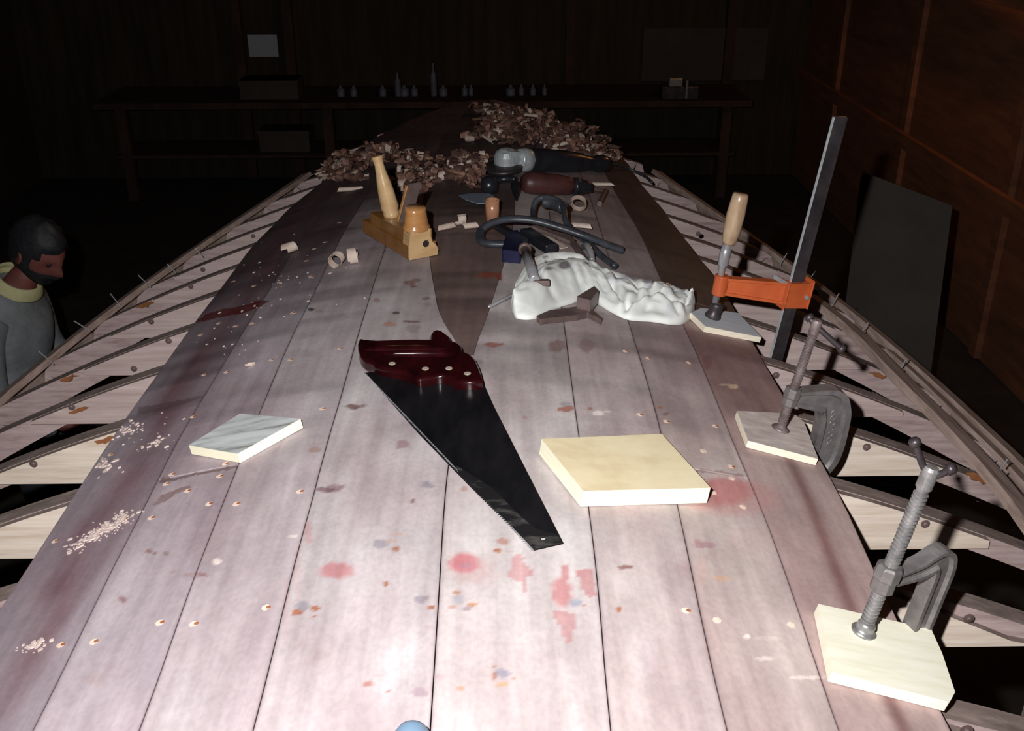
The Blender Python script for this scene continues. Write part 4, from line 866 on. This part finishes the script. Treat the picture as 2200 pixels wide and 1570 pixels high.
# ------------------------------------------------------------------ rag
top = [(1098, 662), (1108, 625), (1128, 585), (1156, 560), (1200, 553), (1245, 560), (1280, 583), (1320, 600), (1375, 612), (1410, 618), (1450, 630), (1478, 644), (1492, 660)]
bot = [(1100, 672), (1112, 686), (1150, 686), (1195, 664), (1232, 652), (1262, 640), (1285, 655), (1320, 676), (1352, 689), (1400, 693), (1445, 699), (1474, 694), (1492, 670)]
tp = [on(P(u, v, PT).x, P(u, v, PT).y) for u, v in top]; bt = [on(P(u, v, PT).x, P(u, v, PT).y) for u, v in bot]
tp = smooth_path(tp, 10); bt = smooth_path(bt, 10); NU = len(tp); NV = 60
TT, SS_ = np.meshgrid(np.linspace(0, 1, NU), np.linspace(0, 1, NV+1), indexing='ij')
TPa = np.array([tuple(p) for p in tp]); BTa = np.array([tuple(p) for p in bt])
XX = TPa[:, None, 0]*(1-SS_)+BTa[:, None, 0]*SS_; YY = TPa[:, None, 1]*(1-SS_)+BTa[:, None, 1]*SS_
def gb(c, s, v): return np.exp(-((v-c)/s)**2)
env = (np.maximum(0, np.sin(np.pi*SS_))**.45)*np.minimum(1, TT/.05)**.5*np.minimum(1, (1-TT)/.05)**.5
wq = vnoise(TT*7, SS_*3, 51); w2_ = vnoise(TT*16+wq*2, SS_*7+wq, 52); w3_ = vnoise(TT*42+w2_*3, SS_*20, 53)
lt = 1/(1+np.exp((TT-.46)/.04))                                   # 1 on the left lobe, 0 on the right sleeve
Hh = lt*(.020+.026*gb(.70-.25*TT, .26, SS_)+.014*gb(.10, .09, SS_)*(TT > .08)-.010*gb(.30, .07, SS_))+(1-lt)*(.026+.010*(1-np.abs(2*wq-1)))
zz = env*(Hh+.010*((1-np.abs(2*w2_-1))-.5)*(.35*lt+1.0*(1-lt))+.0036*(w3_-.5))
for (t0, s0, t1, s1, dp, wd) in ((.62, .98, .84, .34, .016, .010), (.90, .46, .985, .34, .012, .010), (.50, .35, .66, .95, .010, .012), (.52, .12, .72, .55, .007, .012), (.74, .10, .77, .50, .006, .010), (.70, .62, .93, .70, .006, .012),
                                 (.30, .20, .47, .55, .007, .012), (.08, .34, .46, .20, .009, .008), (.10, .16, .42, .08, .008, .008), (.20, .55, .26, .98, .006, .010), (.34, .50, .38, .95, .005, .010), (.05, .55, .30, .40, .005, .010), (.64, .10, .70, .9, .005, .010), (.93, .15, .90, .85, .006, .009), (.76, .55, .72, .95, .006, .009), (.44, .10, .56, .50, .008, .010), (.12, .30, .40, .16, .007, .010), (.80, .16, .98, .24, .005, .010), (.58, .70, .60, .20, .006, .012), (.86, .95, .80, .60, .006, .010)):
    ax_, ay_ = (t1-t0)*.42, (s1-s0)*.14; px_, py_ = (TT-t0)*.42, (SS_-s0)*.14; L2 = ax_*ax_+ay_*ay_; k_ = np.clip((px_*ax_+py_*ay_)/L2, 0, 1)
    dd_ = np.sqrt((px_-k_*ax_)**2+(py_-k_*ay_)**2); zz -= dp*env*(np.exp(-(dd_/(wd*.42))**2)-.55*np.exp(-((dd_-wd*1.1)/(wd*.8))**2))*np.minimum(1, 1.2*np.sin(np.pi*np.clip(k_, .02, .98))**.5)
HS = h0(XX, YY)+PT
ZZ = np.maximum(HS+.0012+zz, HS+.0010)
XX = XX+.005*(w2_-.5)*env
vs = np.column_stack([XX.ravel(), YY.ravel(), ZZ.ravel()]).tolist()
mb = MB(); mb.add(vs, [(i*(NV+1)+j, i*(NV+1)+j+1, (i+1)*(NV+1)+j+1, (i+1)*(NV+1)+j) for i in range(NU-1) for j in range(NV)])
M_rag = attr_mat('white_cotton_mottled')
rag = mb.build('rag', M_rag, loc=tuple(bt[NU//2]), smooth=True)
ru, rv, _z = proj(XX.ravel(), YY.ravel(), ZZ.ravel()); cc = np.tile(np.array((.93, .96, .94, 1.0)), (len(ru), 1)); cc[:, :3] *= (.90+.10*w2_.ravel())[:, None]
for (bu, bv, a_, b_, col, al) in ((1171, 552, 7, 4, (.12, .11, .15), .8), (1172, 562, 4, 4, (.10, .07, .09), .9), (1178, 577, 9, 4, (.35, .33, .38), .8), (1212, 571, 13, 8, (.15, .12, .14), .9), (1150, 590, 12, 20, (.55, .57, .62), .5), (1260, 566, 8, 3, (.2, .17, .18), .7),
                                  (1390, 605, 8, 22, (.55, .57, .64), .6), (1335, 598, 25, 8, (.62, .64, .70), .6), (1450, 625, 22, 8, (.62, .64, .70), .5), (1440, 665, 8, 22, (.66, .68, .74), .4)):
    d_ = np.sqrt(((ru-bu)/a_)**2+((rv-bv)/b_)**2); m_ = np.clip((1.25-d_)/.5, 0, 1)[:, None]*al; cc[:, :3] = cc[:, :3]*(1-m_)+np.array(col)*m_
ca = rag.data.color_attributes.new('Col', 'FLOAT_COLOR', 'POINT'); ca.data.foreach_set('color', cc.ravel())
sm = rag.modifiers.new('solid', 'SOLIDIFY'); sm.thickness = .0008; sm.offset = 1
tag(rag, 'crumpled white cotton rag lying across the middle planks', 'rag')
# grey patches are in the rag's vertex colours; the dark triangle depicts a gap
# ------------------------------------------------------------------ blue thing at the bottom edge
q = P(885, 1628, PT); mb = MB(); d_ = Vector((.05, -1, 0)).normalized(); mb.lathe(q+Vector((0, .020, .022)), d_, [(0, 0), (.002, .009), (.006, .015), (.014, .019), (.03, .021), (.10, .022), (.105, .018)], 24)
ob = mb.build('tool_handle', M_bluep, loc=(q.x, q.y, q.z), smooth=True); tag(ob, 'rounded blue-grey end of a tool handle poking in at the bottom edge', 'tool handle')

# ------------------------------------------------------------------ shavings
def curl(mb, c, r, w_, turns, ax, n, th=.0006, grow=1.5, mi=0, seg=14):
    ax = Vector(ax).normalized(); x = ax.cross(Vector(n)).normalized(); y = ax.cross(x)
    N = max(4, int(seg*turns)); vs = []
    ph = random.random()*6.28
    for i in range(N+1):
        a = 2*math.pi*turns*i/N+ph; rr = r*(1-(.35*i/N)*grow*.5); sh = ax*(w_*.35*i/N)
        for s in (-.5, .5):
            for k in (0, th): vs.append(Vector(c)+sh+ax*w_*s+x*math.cos(a)*(rr-k)+y*math.sin(a)*(rr-k))
    fs = []
    for i in range(N):
        a = i*4; b = a+4
        fs += [(a, a+2, b+2, b), (a+1, b+1, b+3, a+3), (a, b, b+1, a+1), (a+2, a+3, b+3, b+2)]
    mb.add(vs, fs, mi)
def rdir(): a = random.random()*6.28; return Vector((math.cos(a), math.sin(a), random.uniform(-.35, .35)))
def pile(name, regions, label, n, m=M_shav):
    mb = MB(); k = 0
    while k < n:
        u0, v0, ru, rv, h = random.choices(regions, weights=[r[2]*r[3] for r in regions])[0]
        k += 1
        a = random.random()*6.28; rr = random.random()**.62; u = u0+ru*rr*math.cos(a); v = v0+rv*rr*math.sin(a)
        p = P(u, v, PT)
        if p is None or p.y > 5.35 or abs(p.x) > B(p.y)-.01: continue
        cl = float(vnoise(np.array([p.x*9]), np.array([p.y*5]), 90)[0])
        if cl < .30 and random.random() < .75: continue
        hh = h*random.random()*(1-rr*.6)*(.3+1.3*cl); q = random.random()
        if q < .55: r, w2, tn = random.uniform(.006, .016), random.uniform(.012, .035), random.uniform(.5, 1.5)
        elif q < .85: r, w2, tn = random.uniform(.015, .035), random.uniform(.010, .030), random.uniform(.25, .6)
        else: r, w2, tn = random.uniform(.005, .009), random.uniform(.045, .085), random.uniform(.7, 1.3)
        r = min(r, .022)
        curl(mb, (p.x, p.y, hz(p.x, p.y, PT)+r*.95+hh), r, w2, tn, rdir(), (0, 0, 1), mi=random.choices([0, 1, 2], [.42, .13, .45])[0])
    p0 = P(regions[0][0], regions[0][1], PT)
    o = mb.build(name, [m, M_shavl, M_shavd], loc=tuple(p0)); tag(o, label, 'wood shavings', kind='stuff'); return o
M_shavd = mat('dark_mahogany_shavings', (.05, .024, .02), (.16, .085, .065), 22, rough=.65)
pile('wood_shavings', [(1110, 266, 90, 14, .05), (1170, 296, 110, 18, .06), (1240, 318, 70, 18, .05), (1290, 342, 42, 10, .02), (1045, 248, 36, 7, .04), (1110, 300, 110, 14, .03), (1080, 285, 60, 20, .02)], 'deep drift of brown curled shavings piled behind the angle grinder', 1150)
pile('wood_shavings', [(735, 372, 48, 14, .03), (775, 350, 60, 12, .03), (835, 335, 55, 10, .02), (712, 376, 18, 16, .05), (790, 345, 16, 8, .06), (835, 326, 12, 8, .06), (880, 345, 50, 10, .004), (740, 385, 60, 8, .004)], 'loose drift of brown shavings at the far left of the planking', 300)
pile('wood_shavings', [(990, 362, 50, 22, .02), (930, 378, 75, 12, .004), (1015, 388, 28, 24, .02), (1005, 350, 40, 12, .01), (880, 395, 60, 22, .002)], 'patch of brown shavings scattered between the hand plane and the drill', 300)
SH = [((748, 411), .008, .075, 1.3, (1, .15, 0), 'long thin rolled shaving left of the hand plane'), ((620, 545), .016, .030, .8, (.7, .5, .1), 'crumpled pale shaving on the dark left-hand planks'),
      ((724, 574), .020, .020, .9, (.3, 1, .2), 'pale curled shaving below the hand plane, left half of a pair'), ((756, 568), .022, .020, 1.2, (1, .2, .1), 'amber curled shaving below the hand plane, right half of a pair'),
      ((868, 380), .012, .040, .7, (.6, .8, .2), 'short bright shaving just behind the hand plane'), ((906, 372), .010, .055, .5, (.8, .6, .1), 'flat brown shaving right of the bright one'),
      ((957, 494), .009, .040, 1.1, (.8, .6, 0), 'pale rolled shaving right of the hand plane'), ((988, 482), .016, .022, .8, (1, -.2, .2), 'open curled shaving between the hand plane and the strap'), ((1005, 492), .009, .040, .7, (1, .3, 0), 'narrow twisted shaving touching the left loop of the strap'),
      ((1242, 456), .026, .018, 1.0, (.2, 1, .4), 'round whitish curled shaving beside the rubber hose'), ((1240, 498), .014, .05, .5, (1, -.3, 0), 'flat pinkish shaving lying right of the hose'),
      ((1012, 398), .010, .020, .8, (1, .2, 0), 'tiny white shaving left of the drill'), ((535, 787), .010, .014, .4, (1, .2, 0), 'tiny white wood chip on the left planks'), ((1282, 400), .007, .075, .6, (1, -.08, 0), 'straight pale sliver lying beside the chuck key')]
for (uv, r, w2, tr, ax_, lab) in SH:
    p = P(*uv, PT); mb = MB(); dark = 'brown' in lab
    curl(mb, Vector((p.x, p.y, hz(p.x, p.y, PT)+r*.95)), r, w2, tr, ax_, (0, 0, 1), th=.0008, mi=0, seg=20)
    ob = mb.build('wood_chip' if 'chip' in lab else ('wood_sliver' if 'sliver' in lab else 'shaving'), [M_shav if dark else M_shavl], loc=tuple(p), smooth=False); tag(ob, lab, 'shaving', 'single shavings on the planks')
# ------------------------------------------------------------------ the man on the left
def skin_mesh(name, verts, edges, mats, parent, root=0, sub=2, smooth=True, loc=None):
    me = bpy.data.meshes.new(name); base = Vector(LOC[parent.name])
    me.from_pydata([Vector(v[0])-base for v in verts], edges, []); t = bpy.data.objects.new(name+'_t', me); COL.objects.link(t)
    sk = t.modifiers.new('s', 'SKIN'); sk.use_smooth_shade = True
    for i, v in enumerate(verts):
        r = v[1]; r = (r, r) if isinstance(r, (int, float)) else r
        me.skin_vertices[0].data[i].radius = r; me.skin_vertices[0].data[i].use_root = (i == root)
    sb = t.modifiers.new('b', 'SUBSURF'); sb.levels = sub; sb.render_levels = sub
    dg = bpy.context.evaluated_depsgraph_get(); m2 = bpy.data.meshes.new_from_object(t.evaluated_get(dg)); bpy.data.objects.remove(t)
    m2.materials.clear()
    for q in mats: m2.materials.append(q)
    m2.polygons.foreach_set('use_smooth', [True]*len(m2.polygons)); m2.polygons.foreach_set('material_index', [0]*len(m2.polygons))
    o = bpy.data.objects.new(name, m2); m2.name = name; COL.objects.link(o); o.parent = parent; LOC[o.name] = tuple(base); return o
PDp = 3.75
HC = PD(84, 538, PDp)                                   # middle of the head
man = empty('person', (HC.x-.10, HC.y-.02, 0.0), 'person with dark hair in a grey sweatshirt and pale yellow collar, bent towards the hull', 'person')
def W(x, y, z): return Vector((HC.x+x, HC.y+y, HC.z+z))
hipz = 1.00-HC.z
zf = -HC.z
bv = [(W(-.19, 0, hipz), (.10, .13)), (W(-.195, 0, hipz*.72), (.085, .12)), (W(-.185, 0, -.34), (.085, .13)), (W(-.165, 0, -.21), (.05, .08)), (W(-.105, 0, -.125), .052), (W(-.030, 0, -.06), .058),
      (W(-.14, .10, hipz-.08), .085), (W(-.12, .11, zf+.50), .055), (W(-.16, .11, zf+.09), .040), (W(-.05, .11, zf+.04), .033),
      (W(-.14, -.10, hipz-.08), .085), (W(-.12, -.11, zf+.50), .055), (W(-.16, -.11, zf+.09), .040), (W(-.05, -.11, zf+.04), .033),
      (W(-.16, .16, -.24), .045), (W(-.15, .24, -.48), .035), (W(.06, .20, -.62), .032), (W(.09, .19, -.63), .03),
      (W(-.16, -.16, -.24), .045), (W(-.15, -.24, -.48), .035), (W(.06, -.20, -.62), .032), (W(.07, -.19, -.63), .03)]
be = [(0, 1), (1, 2), (2, 3), (3, 4), (4, 5), (0, 6), (6, 7), (7, 8), (8, 9), (0, 10), (10, 11), (11, 12), (12, 13), (3, 14), (14, 15), (15, 16), (16, 17), (3, 18), (18, 19), (19, 20), (20, 21)]
for side, hx, hy in ((1, .09, .19), (-1, .07, -.19)):
    b0_ = 17 if side > 0 else 21
    for k in range(5):
        n0 = len(bv); yo = (-.028+.019*k) if k < 4 else -.034*side
        if k < 4:
            Lk = (.072, .082, .078, .062)[k]
            bv += [(W(hx+.045, hy+yo, -.640), .0095), (W(hx+.045+Lk*.5, hy+yo*1.1, -.652), .0082), (W(hx+.045+Lk, hy+yo*1.1, -.675), .0070)]
        else: bv += [(W(hx+.01, hy-.034*side, -.64), .011), (W(hx+.045, hy-.052*side, -.655), .0095), (W(hx+.070, hy-.056*side, -.670), .008)]
        be += [(b0_, n0), (n0, n0+1), (n0+1, n0+2)]
body = skin_mesh('body', bv, be, [M_skin], man)
# head: sculpted ellipsoid with a face, looking to the right and down, joined to the body mesh
def head_pt(th, ph):
    x, y, z = math.cos(ph)*math.cos(th), math.cos(ph)*math.sin(th), math.sin(ph)
    fx = x; r = Vector((x*.098, y*.076, z*.118))
    if x < 0: r.x *= 1.08
    if z < -.2: r.x += .014*(-z)*(1 if x > 0 else -1.0); r.y *= 1-.25*(-z-.2)
    g = lambda yy, zz, sy, sz: math.exp(-((y-yy)/sy)**2-((z-zz)/sz)**2)*(x > 0)
    r.x += .030*g(0, -.16, .16, .20)+.012*g(0, .05, .12, .22)+.008*g(0, -.52, .30, .08)-.006*g(0, -.60, .3, .04)+.010*g(0, -.85, .35, .14)
    r.x += .010*g(0, .26, .60, .09)-.012*g(.38, .10, .18, .11)-.012*g(-.38, .10, .18, .11)
    return r
rotm = Matrix.Rotation(math.radians(-28), 3, 'Z') @ Matrix.Rotation(math.radians(34), 3, 'Y')
NT, NP = 40, 28; hv = []
for j in range(NP+1):
    ph = -math.pi/2+math.pi*j/NP
    for i in range(NT): hv.append(HC+rotm @ head_pt(2*math.pi*i/NT, ph))
hf = [(j*NT+i, j*NT+(i+1) % NT, (j+1)*NT+(i+1) % NT, (j+1)*NT+i) for j in range(NP) for i in range(NT)]
mb = MB(); mb.add(hv, hf)
for sgn in (1, -1):
    c = HC+rotm @ Vector((-.008, .076*sgn, -.006))
    mb.lathe(c-rotm @ Vector((0, .004*sgn, 0)), rotm @ Vector((-.4, sgn, 0)), [(0, .018), (.006, .027), (.012, .030), (.016, .026), (.012, .012)], 16)
hd = mb.build('head_t', [M_skin], man, smooth=True)
# join head into the body mesh
import bmesh
bm = bmesh.new(); bm.from_mesh(body.data); bm.from_mesh(hd.data); bm.to_mesh(body.data); bm.free(); bpy.data.objects.remove(hd)
for sgn in (1, -1):
    mb = MB(); c = HC+rotm @ Vector((.083, .029*sgn, .012)); mb.lathe(c, rotm @ Vector((1, 0, 0)), [(-.008, 0), (-.006, .007), (0, .0105), (.004, .007), (.006, 0)], 12); mb.build('eye', M_hair, man, smooth=True)
mb = MB(); hv = []; keep = []
for j in range(NP+1):
    ph = -math.pi/2+math.pi*j/NP
    for i in range(NT):
        th = 2*math.pi*i/NT; x, y, z = math.cos(ph)*math.cos(th), math.cos(ph)*math.sin(th), math.sin(ph)
        n_ = float(vnoise(np.array([x*5+3]), np.array([y*5+z*7]), 77)[0]); k = 1.10+.09*n_
        p = head_pt(th, ph); inside = (x > .62 and -.30 < z < .50) or (x > .35 and -.25 < z < .20) or (z < -.80) or (x > .80 and z < -.45 and z > -.62)
        hv.append(HC+rotm @ (p*(k if not inside else .93)+Vector((-.004 if not inside else 0, 0, .004 if not inside else 0))))
mb.add(hv, hf); mb.build('hair', M_hair, man, smooth=True)
# clothes
def loft(mb, secs, seg=28):
    """secs: (centre, half depth x, half width y); horizontal-ish rings"""
    n = len(secs); vs = []
    for i, (c, a, b) in enumerate(secs):
        d = (secs[min(i+1, n-1)][0]-secs[max(i-1, 0)][0]).normalized(); fx = Vector((0, 1, 0)).cross(d).normalized()
        for k in range(seg):
            t = 2*math.pi*k/seg; nz_ = float(vnoise(np.array([math.cos(t)*2+i*.45]), np.array([math.sin(t)*2+5]), 61)[0])-.5
            vs.append(c+fx*(a*math.cos(t)*(1+.10*nz_))+Vector((0, 1, 0))*(b*math.sin(t)*(1+.06*nz_)))
    mb.add(vs, [(i*seg+k, i*seg+(k+1) % seg, (i+1)*seg+(k+1) % seg, (i+1)*seg+k) for i in range(n-1) for k in range(seg)]+[tuple(range(seg-1, -1, -1)), tuple((n-1)*seg+k for k in range(seg))])
mb = MB(); SEC = [(W(-.165, 0, hipz-.02), .150, .19), (W(-.165, 0, hipz+.06), .158, .20), (W(-.155, 0, hipz*.72), .150, .19), (W(-.14, 0, -.38), .150, .20), (W(-.13, 0, -.30), .150, .215), (W(-.125, 0, -.24), .138, .215), (W(-.118, 0, -.19), .115, .185), (W(-.110, 0, -.155), .092, .13), (W(-.100, 0, -.125), .078, .088)]
SEC = [(c+Vector((-.045, 0, 0)) if k_ < 6 else c+Vector((-.045+.012*(k_-5), 0, 0)), a, b) for k_, (c, a, b) in enumerate(SEC)]
loft(mb, SEC)
for s in (1, -1):
    mb.tube(smooth_path([W(-.165, .15*s, -.225), W(-.170, .215*s, -.30), W(-.155, .25*s, -.48), (W(-.07, .235*s, -.58)), W(.03, .205*s, -.625)], 6), lambda t: .078-.034*t, 16)
mb.build('sweatshirt', M_sweat, man, smooth=True, subsurf=1)
mb = MB(); loft(mb, [(W(-.165, 0, hipz+.05), .135, .175), (W(-.16, 0, hipz-.06), .135, .18), (W(-.15, 0, hipz-.14), .115, .17)])
for s in (1, -1): loft(mb, [(W(-.15, .085*s, hipz-.06), .115, .095), (W(-.125, .10*s, zf+.52), .075, .072), (W(-.15, .11*s, zf+.08), .065, .06)])
mb.build('trousers', M_trou, man, smooth=True)
cn = W(-.105, 0, -.118); cax = Vector((.52, -.10, .80)).normalized(); mb = MB(); mb.lathe(cn-cax*.022, cax, [(0, .098), (.008, .100), (.026, .090), (.044, .082), (.047, .076), (.030, .076), (.0, .088)], 32); mb.build('collar', M_collar, man, smooth=True)
for s in (1, -1):
    mb = MB(); c = W(-.09, .11*s, zf+.045); mb.tube(smooth_path([c+Vector((-.12, 0, .01)), c+Vector((-.05, 0, .018)), c+Vector((.06, 0, 0)), c+Vector((.16, 0, -.012))], 5), lambda t: .044*(1-.25*t), 12, flat=.9); mb.build('shoe', M_trou, man, smooth=True)

# ------------------------------------------------------------------ room
def wall(name, c, X, Y, Z, m):
    mb = MB(); mb.box(c, X, Y, Z); o = mb.build(name, m, loc=(0, 0, 0)); o['kind'] = 'structure'; return o
XL, XR, YB_, YF, ZC = -4.6, 3.12, 10.4, -3.2, 4.3
wall('floor', ((XL+XR)/2, (YB_+YF)/2, -.05), (XR-XL+.4, 0, 0), (0, YB_-YF+.4, 0), (0, 0, .1), M_floor)
wall('ceiling', ((XL+XR)/2, (YB_+YF)/2, ZC+.05), (XR-XL+.4, 0, 0), (0, YB_-YF+.4, 0), (0, 0, .1), M_wall)
wall('wall_back', ((XL+XR)/2, YB_+.05, ZC/2), (XR-XL, 0, 0), (0, .1, 0), (0, 0, ZC), M_wallb)
wall('wall_front', ((XL+XR)/2, YF-.05, ZC/2), (XR-XL, 0, 0), (0, .1, 0), (0, 0, ZC), M_wall)
wall('wall_left', (XL-.05, (YB_+YF)/2, ZC/2), (.1, 0, 0), (0, YB_-YF, 0), (0, 0, ZC), M_wallb)
wall('wall_right', (XR+.05, (YB_+YF)/2, ZC/2), (.1, 0, 0), (0, YB_-YF, 0), (0, 0, ZC), M_wallr)
def ontoX(u, v, X): d = ray(u, v); return Vector(CAM+d*((X-CAM[0])/d[0]))
# studs and rails
def stud(a, b, w_, t_, m=M_wallr, n=1, yplane=None, face='Y'):
    mb = MB(); a, b = Vector(a), Vector(b); d = b-a
    if face == 'X': sx, sy = Vector((t_, 0, 0)), d.normalized().cross(Vector((1, 0, 0)))*w_
    else: sx, sy = d.normalized().cross(Vector((0, 1, 0)))*w_, Vector((0, t_, 0))
    mb.box((a+b)/2, sx, sy, d); o = mb.build('trim_%d' % n, m, loc=(0, 0, 0)); o['kind'] = 'structure'; return o
k = 1
for u in (510, 620, 1225, 1570):
    q = PY(u, 60, YB_-.05); mm = M_wallb if u < 1300 else M_wallr
    stud((q.x, YB_-.045, .01), (q.x, YB_-.045, ZC-.01), .09, .09, M_wall, k); k += 1
for yv in (4.2, 5.9, 7.6, 9.3):
    stud((XR-.02, yv, .01), (XR-.02, yv, ZC-.01), .09, .04, M_wallr, k, face='X'); k += 1
for (za, zb2) in ((1.05, 1.05), (2.15, 2.15)):
    stud((XR-.11, 3.6, za), (XR-.11, 10.2, zb2), .10, .04, M_wallr, k, face='X'); k += 1
stud((XR-.15, 3.8, 2.0), (XR-.15, 9.8, 2.9), .14, .04, M_wall, k, face='X'); k += 1
# leaning grey sheet on the right
q = [PD(1835, 365, 5.2), PD(2046, 442, 4.9), PD(1985, 860, 5.05), PD(1800, 800, 5.3)]
yl = 4.7; q = [PY(1850, 368, yl+.25), PY(2046, 442, yl), PY(1990, 880, yl-.25), PY(1800, 830, yl)]
nn = (q[1]-q[0]).cross(q[3]-q[0]).normalized(); q2 = [q[0], q[1], Vector((q[1].x-.10, q[1].y-.40, .01)), Vector((q[0].x-.10, q[0].y-.40, .01))]
mb = MB(); mb.prism(q2, nn*.012); o = mb.build('plywood_sheet', M_board, loc=tuple(q2[3])); tag(o, 'large grey sheet leaning in the gloom at the right', 'board')
# pinned paper, board and cabinet on the back wall
def flat_on_back(name, u0, v0, u1, v1, Y, th, m, label, cat, group=None):
    a, b = PY(u0, v0, Y), PY(u1, v1, Y); mb = MB(); mb.box(((a.x+b.x)/2, Y, (a.z+b.z)/2), (abs(b.x-a.x), 0, 0), (0, th, 0), (0, 0, abs(a.z-b.z))); o = mb.build(name, m, loc=((a.x+b.x)/2, Y, min(a.z, b.z))); tag(o, label, cat, group); return o
flat_on_back('paper', 531, 74, 599, 122, YB_-.004, .004, M_paper, 'pale sheet of paper pinned to the dark back wall', 'paper')
flat_on_back('notice_board', 1383, 60, 1640, 172, YB_-.02, .03, M_board, 'wide grey board on the back wall above the bench', 'board')
# workbench
bz = PY(1000, 219, 9.45).z
wb = empty('workbench', (0, 9.7, 0), 'long dark workbench along the back wall, crowded with bottles', 'workbench')
mb = MB(); mb.box((-.6, 9.88, bz-.03), (6.0, 0, 0), (0, .85, 0), (0, 0, .06)); mb.build('bench_top', M_wall, wb, bevel=.004)
for x in (-3.4, -1.5, .5, 2.2):
    mb = MB(); mb.box((x, 9.60, (bz-.06)/2), (.09, 0, 0), (0, .09, 0), (0, 0, bz-.06)); mb.build('leg', M_wall, wb)
mb = MB(); mb.box((-.6, 9.85, bz*.45), (5.8, 0, 0), (0, .6, 0), (0, 0, .03)); mb.build('shelf', M_wall, wb)
for (u0, u1, hh, z_, y_, lab) in ((515, 640, .17, bz+.0005, 9.75, 'long grey box on the back bench, below the pinned paper'), (545, 655, .20, bz*.45+.0155, 9.8, 'dark grey box on the shelf under the back bench')):
    a, b = PY(u0, 200, y_-.15).x, PY(u1, 200, y_-.15).x; mb = MB(); mb.box(((a+b)/2, y_, z_+hh/2), (b-a, 0, 0), (0, .3, 0), (0, 0, hh)); mb.box(((a+b)/2, y_-.001, z_+hh-.02), (b-a+.01, 0, 0), (0, .305, 0), (0, 0, .04)); o = mb.build('storage_box', M_board, loc=((a+b)/2, y_, z_), bevel=.003); tag(o, lab, 'box')
BL = ['short squat bottle, first at the left end of the row', 'faint low bottle second from the left in the row', 'narrow dark bottle third from the left in the row', 'tall thin-necked bottle left of the round stopper', 'wide bottle beside the tall thin-necked one', 'medium bottle right of the wide one', 'tallest bottle of all, alone rising high above the bench', 'broad low bottle just right of the tallest one', 'small slim bottle left of the tiny one in the middle', 'tiny bottle in the middle of the row', 'broad bottle at the start of the right-hand group', 'thin taller bottle second in the right-hand group', 'thin bottle third in the right-hand group', 'thin bottle at the right end of the row']
BT = [(731, 184, 10, 'tall'), (760, 200, 9, 'low'), (822, 192, 9, 'x'), (853, 155, 8, 'x'), (868, 186, 12, 'x'), (890, 192, 9, 'x'), (930, 135, 8, 'x'), (952, 192, 11, 'x'), (998, 186, 8, 'x'), (1012, 196, 6, 'x'), (1097, 190, 12, 'x'), (1120, 180, 7, 'x'), (1145, 184, 8, 'x'), (1170, 186, 6, 'x')]
for (u, v, r, kd), lab in zip(BT, BL):
    a = PY(u, v, 9.75); hgt = max(.10, a.z-bz); rr = r*9.6/2200*.85
    mb = MB(); mb.lathe((a.x, 9.75, bz), (0, 0, 1), [(0, rr*.95), (.01, rr), (hgt*.62, rr), (hgt*.74, rr*.55), (hgt*.80, rr*.38), (hgt*.95, rr*.38), (hgt, rr*.30)], 14)
    o = mb.build('bottle', M_bottle, loc=(a.x, 9.75, bz), smooth=True); tag(o, 'dim '+lab+', on the back bench', 'bottle', 'bottles on the back bench')
# power tool-like machine silhouettes at the right of the bench
q = PY(1470, 200, 9.3); mc = empty('bench_vise', (q.x, 9.6, bz), 'dark vise on the back bench with a pale metal screw', 'vise')
mb = MB(); mb.box((q.x, 9.6, bz+.06), (.34, 0, 0), (0, .2, 0), (0, 0, .12)); mb.build('vise_body', M_dsteel, mc, bevel=.01)
mb = MB(); mb.box((q.x-.05, 9.5, bz+.16), (.12, 0, 0), (0, .06, 0), (0, 0, .07)); mb.build('jaw', M_steel, mc, bevel=.004)
mb = MB(); mb.tube([(q.x+.05, 9.46, bz+.02), (q.x+.05, 9.46, bz+.18)], .012, 10); mb.build('handle', M_steel, mc)
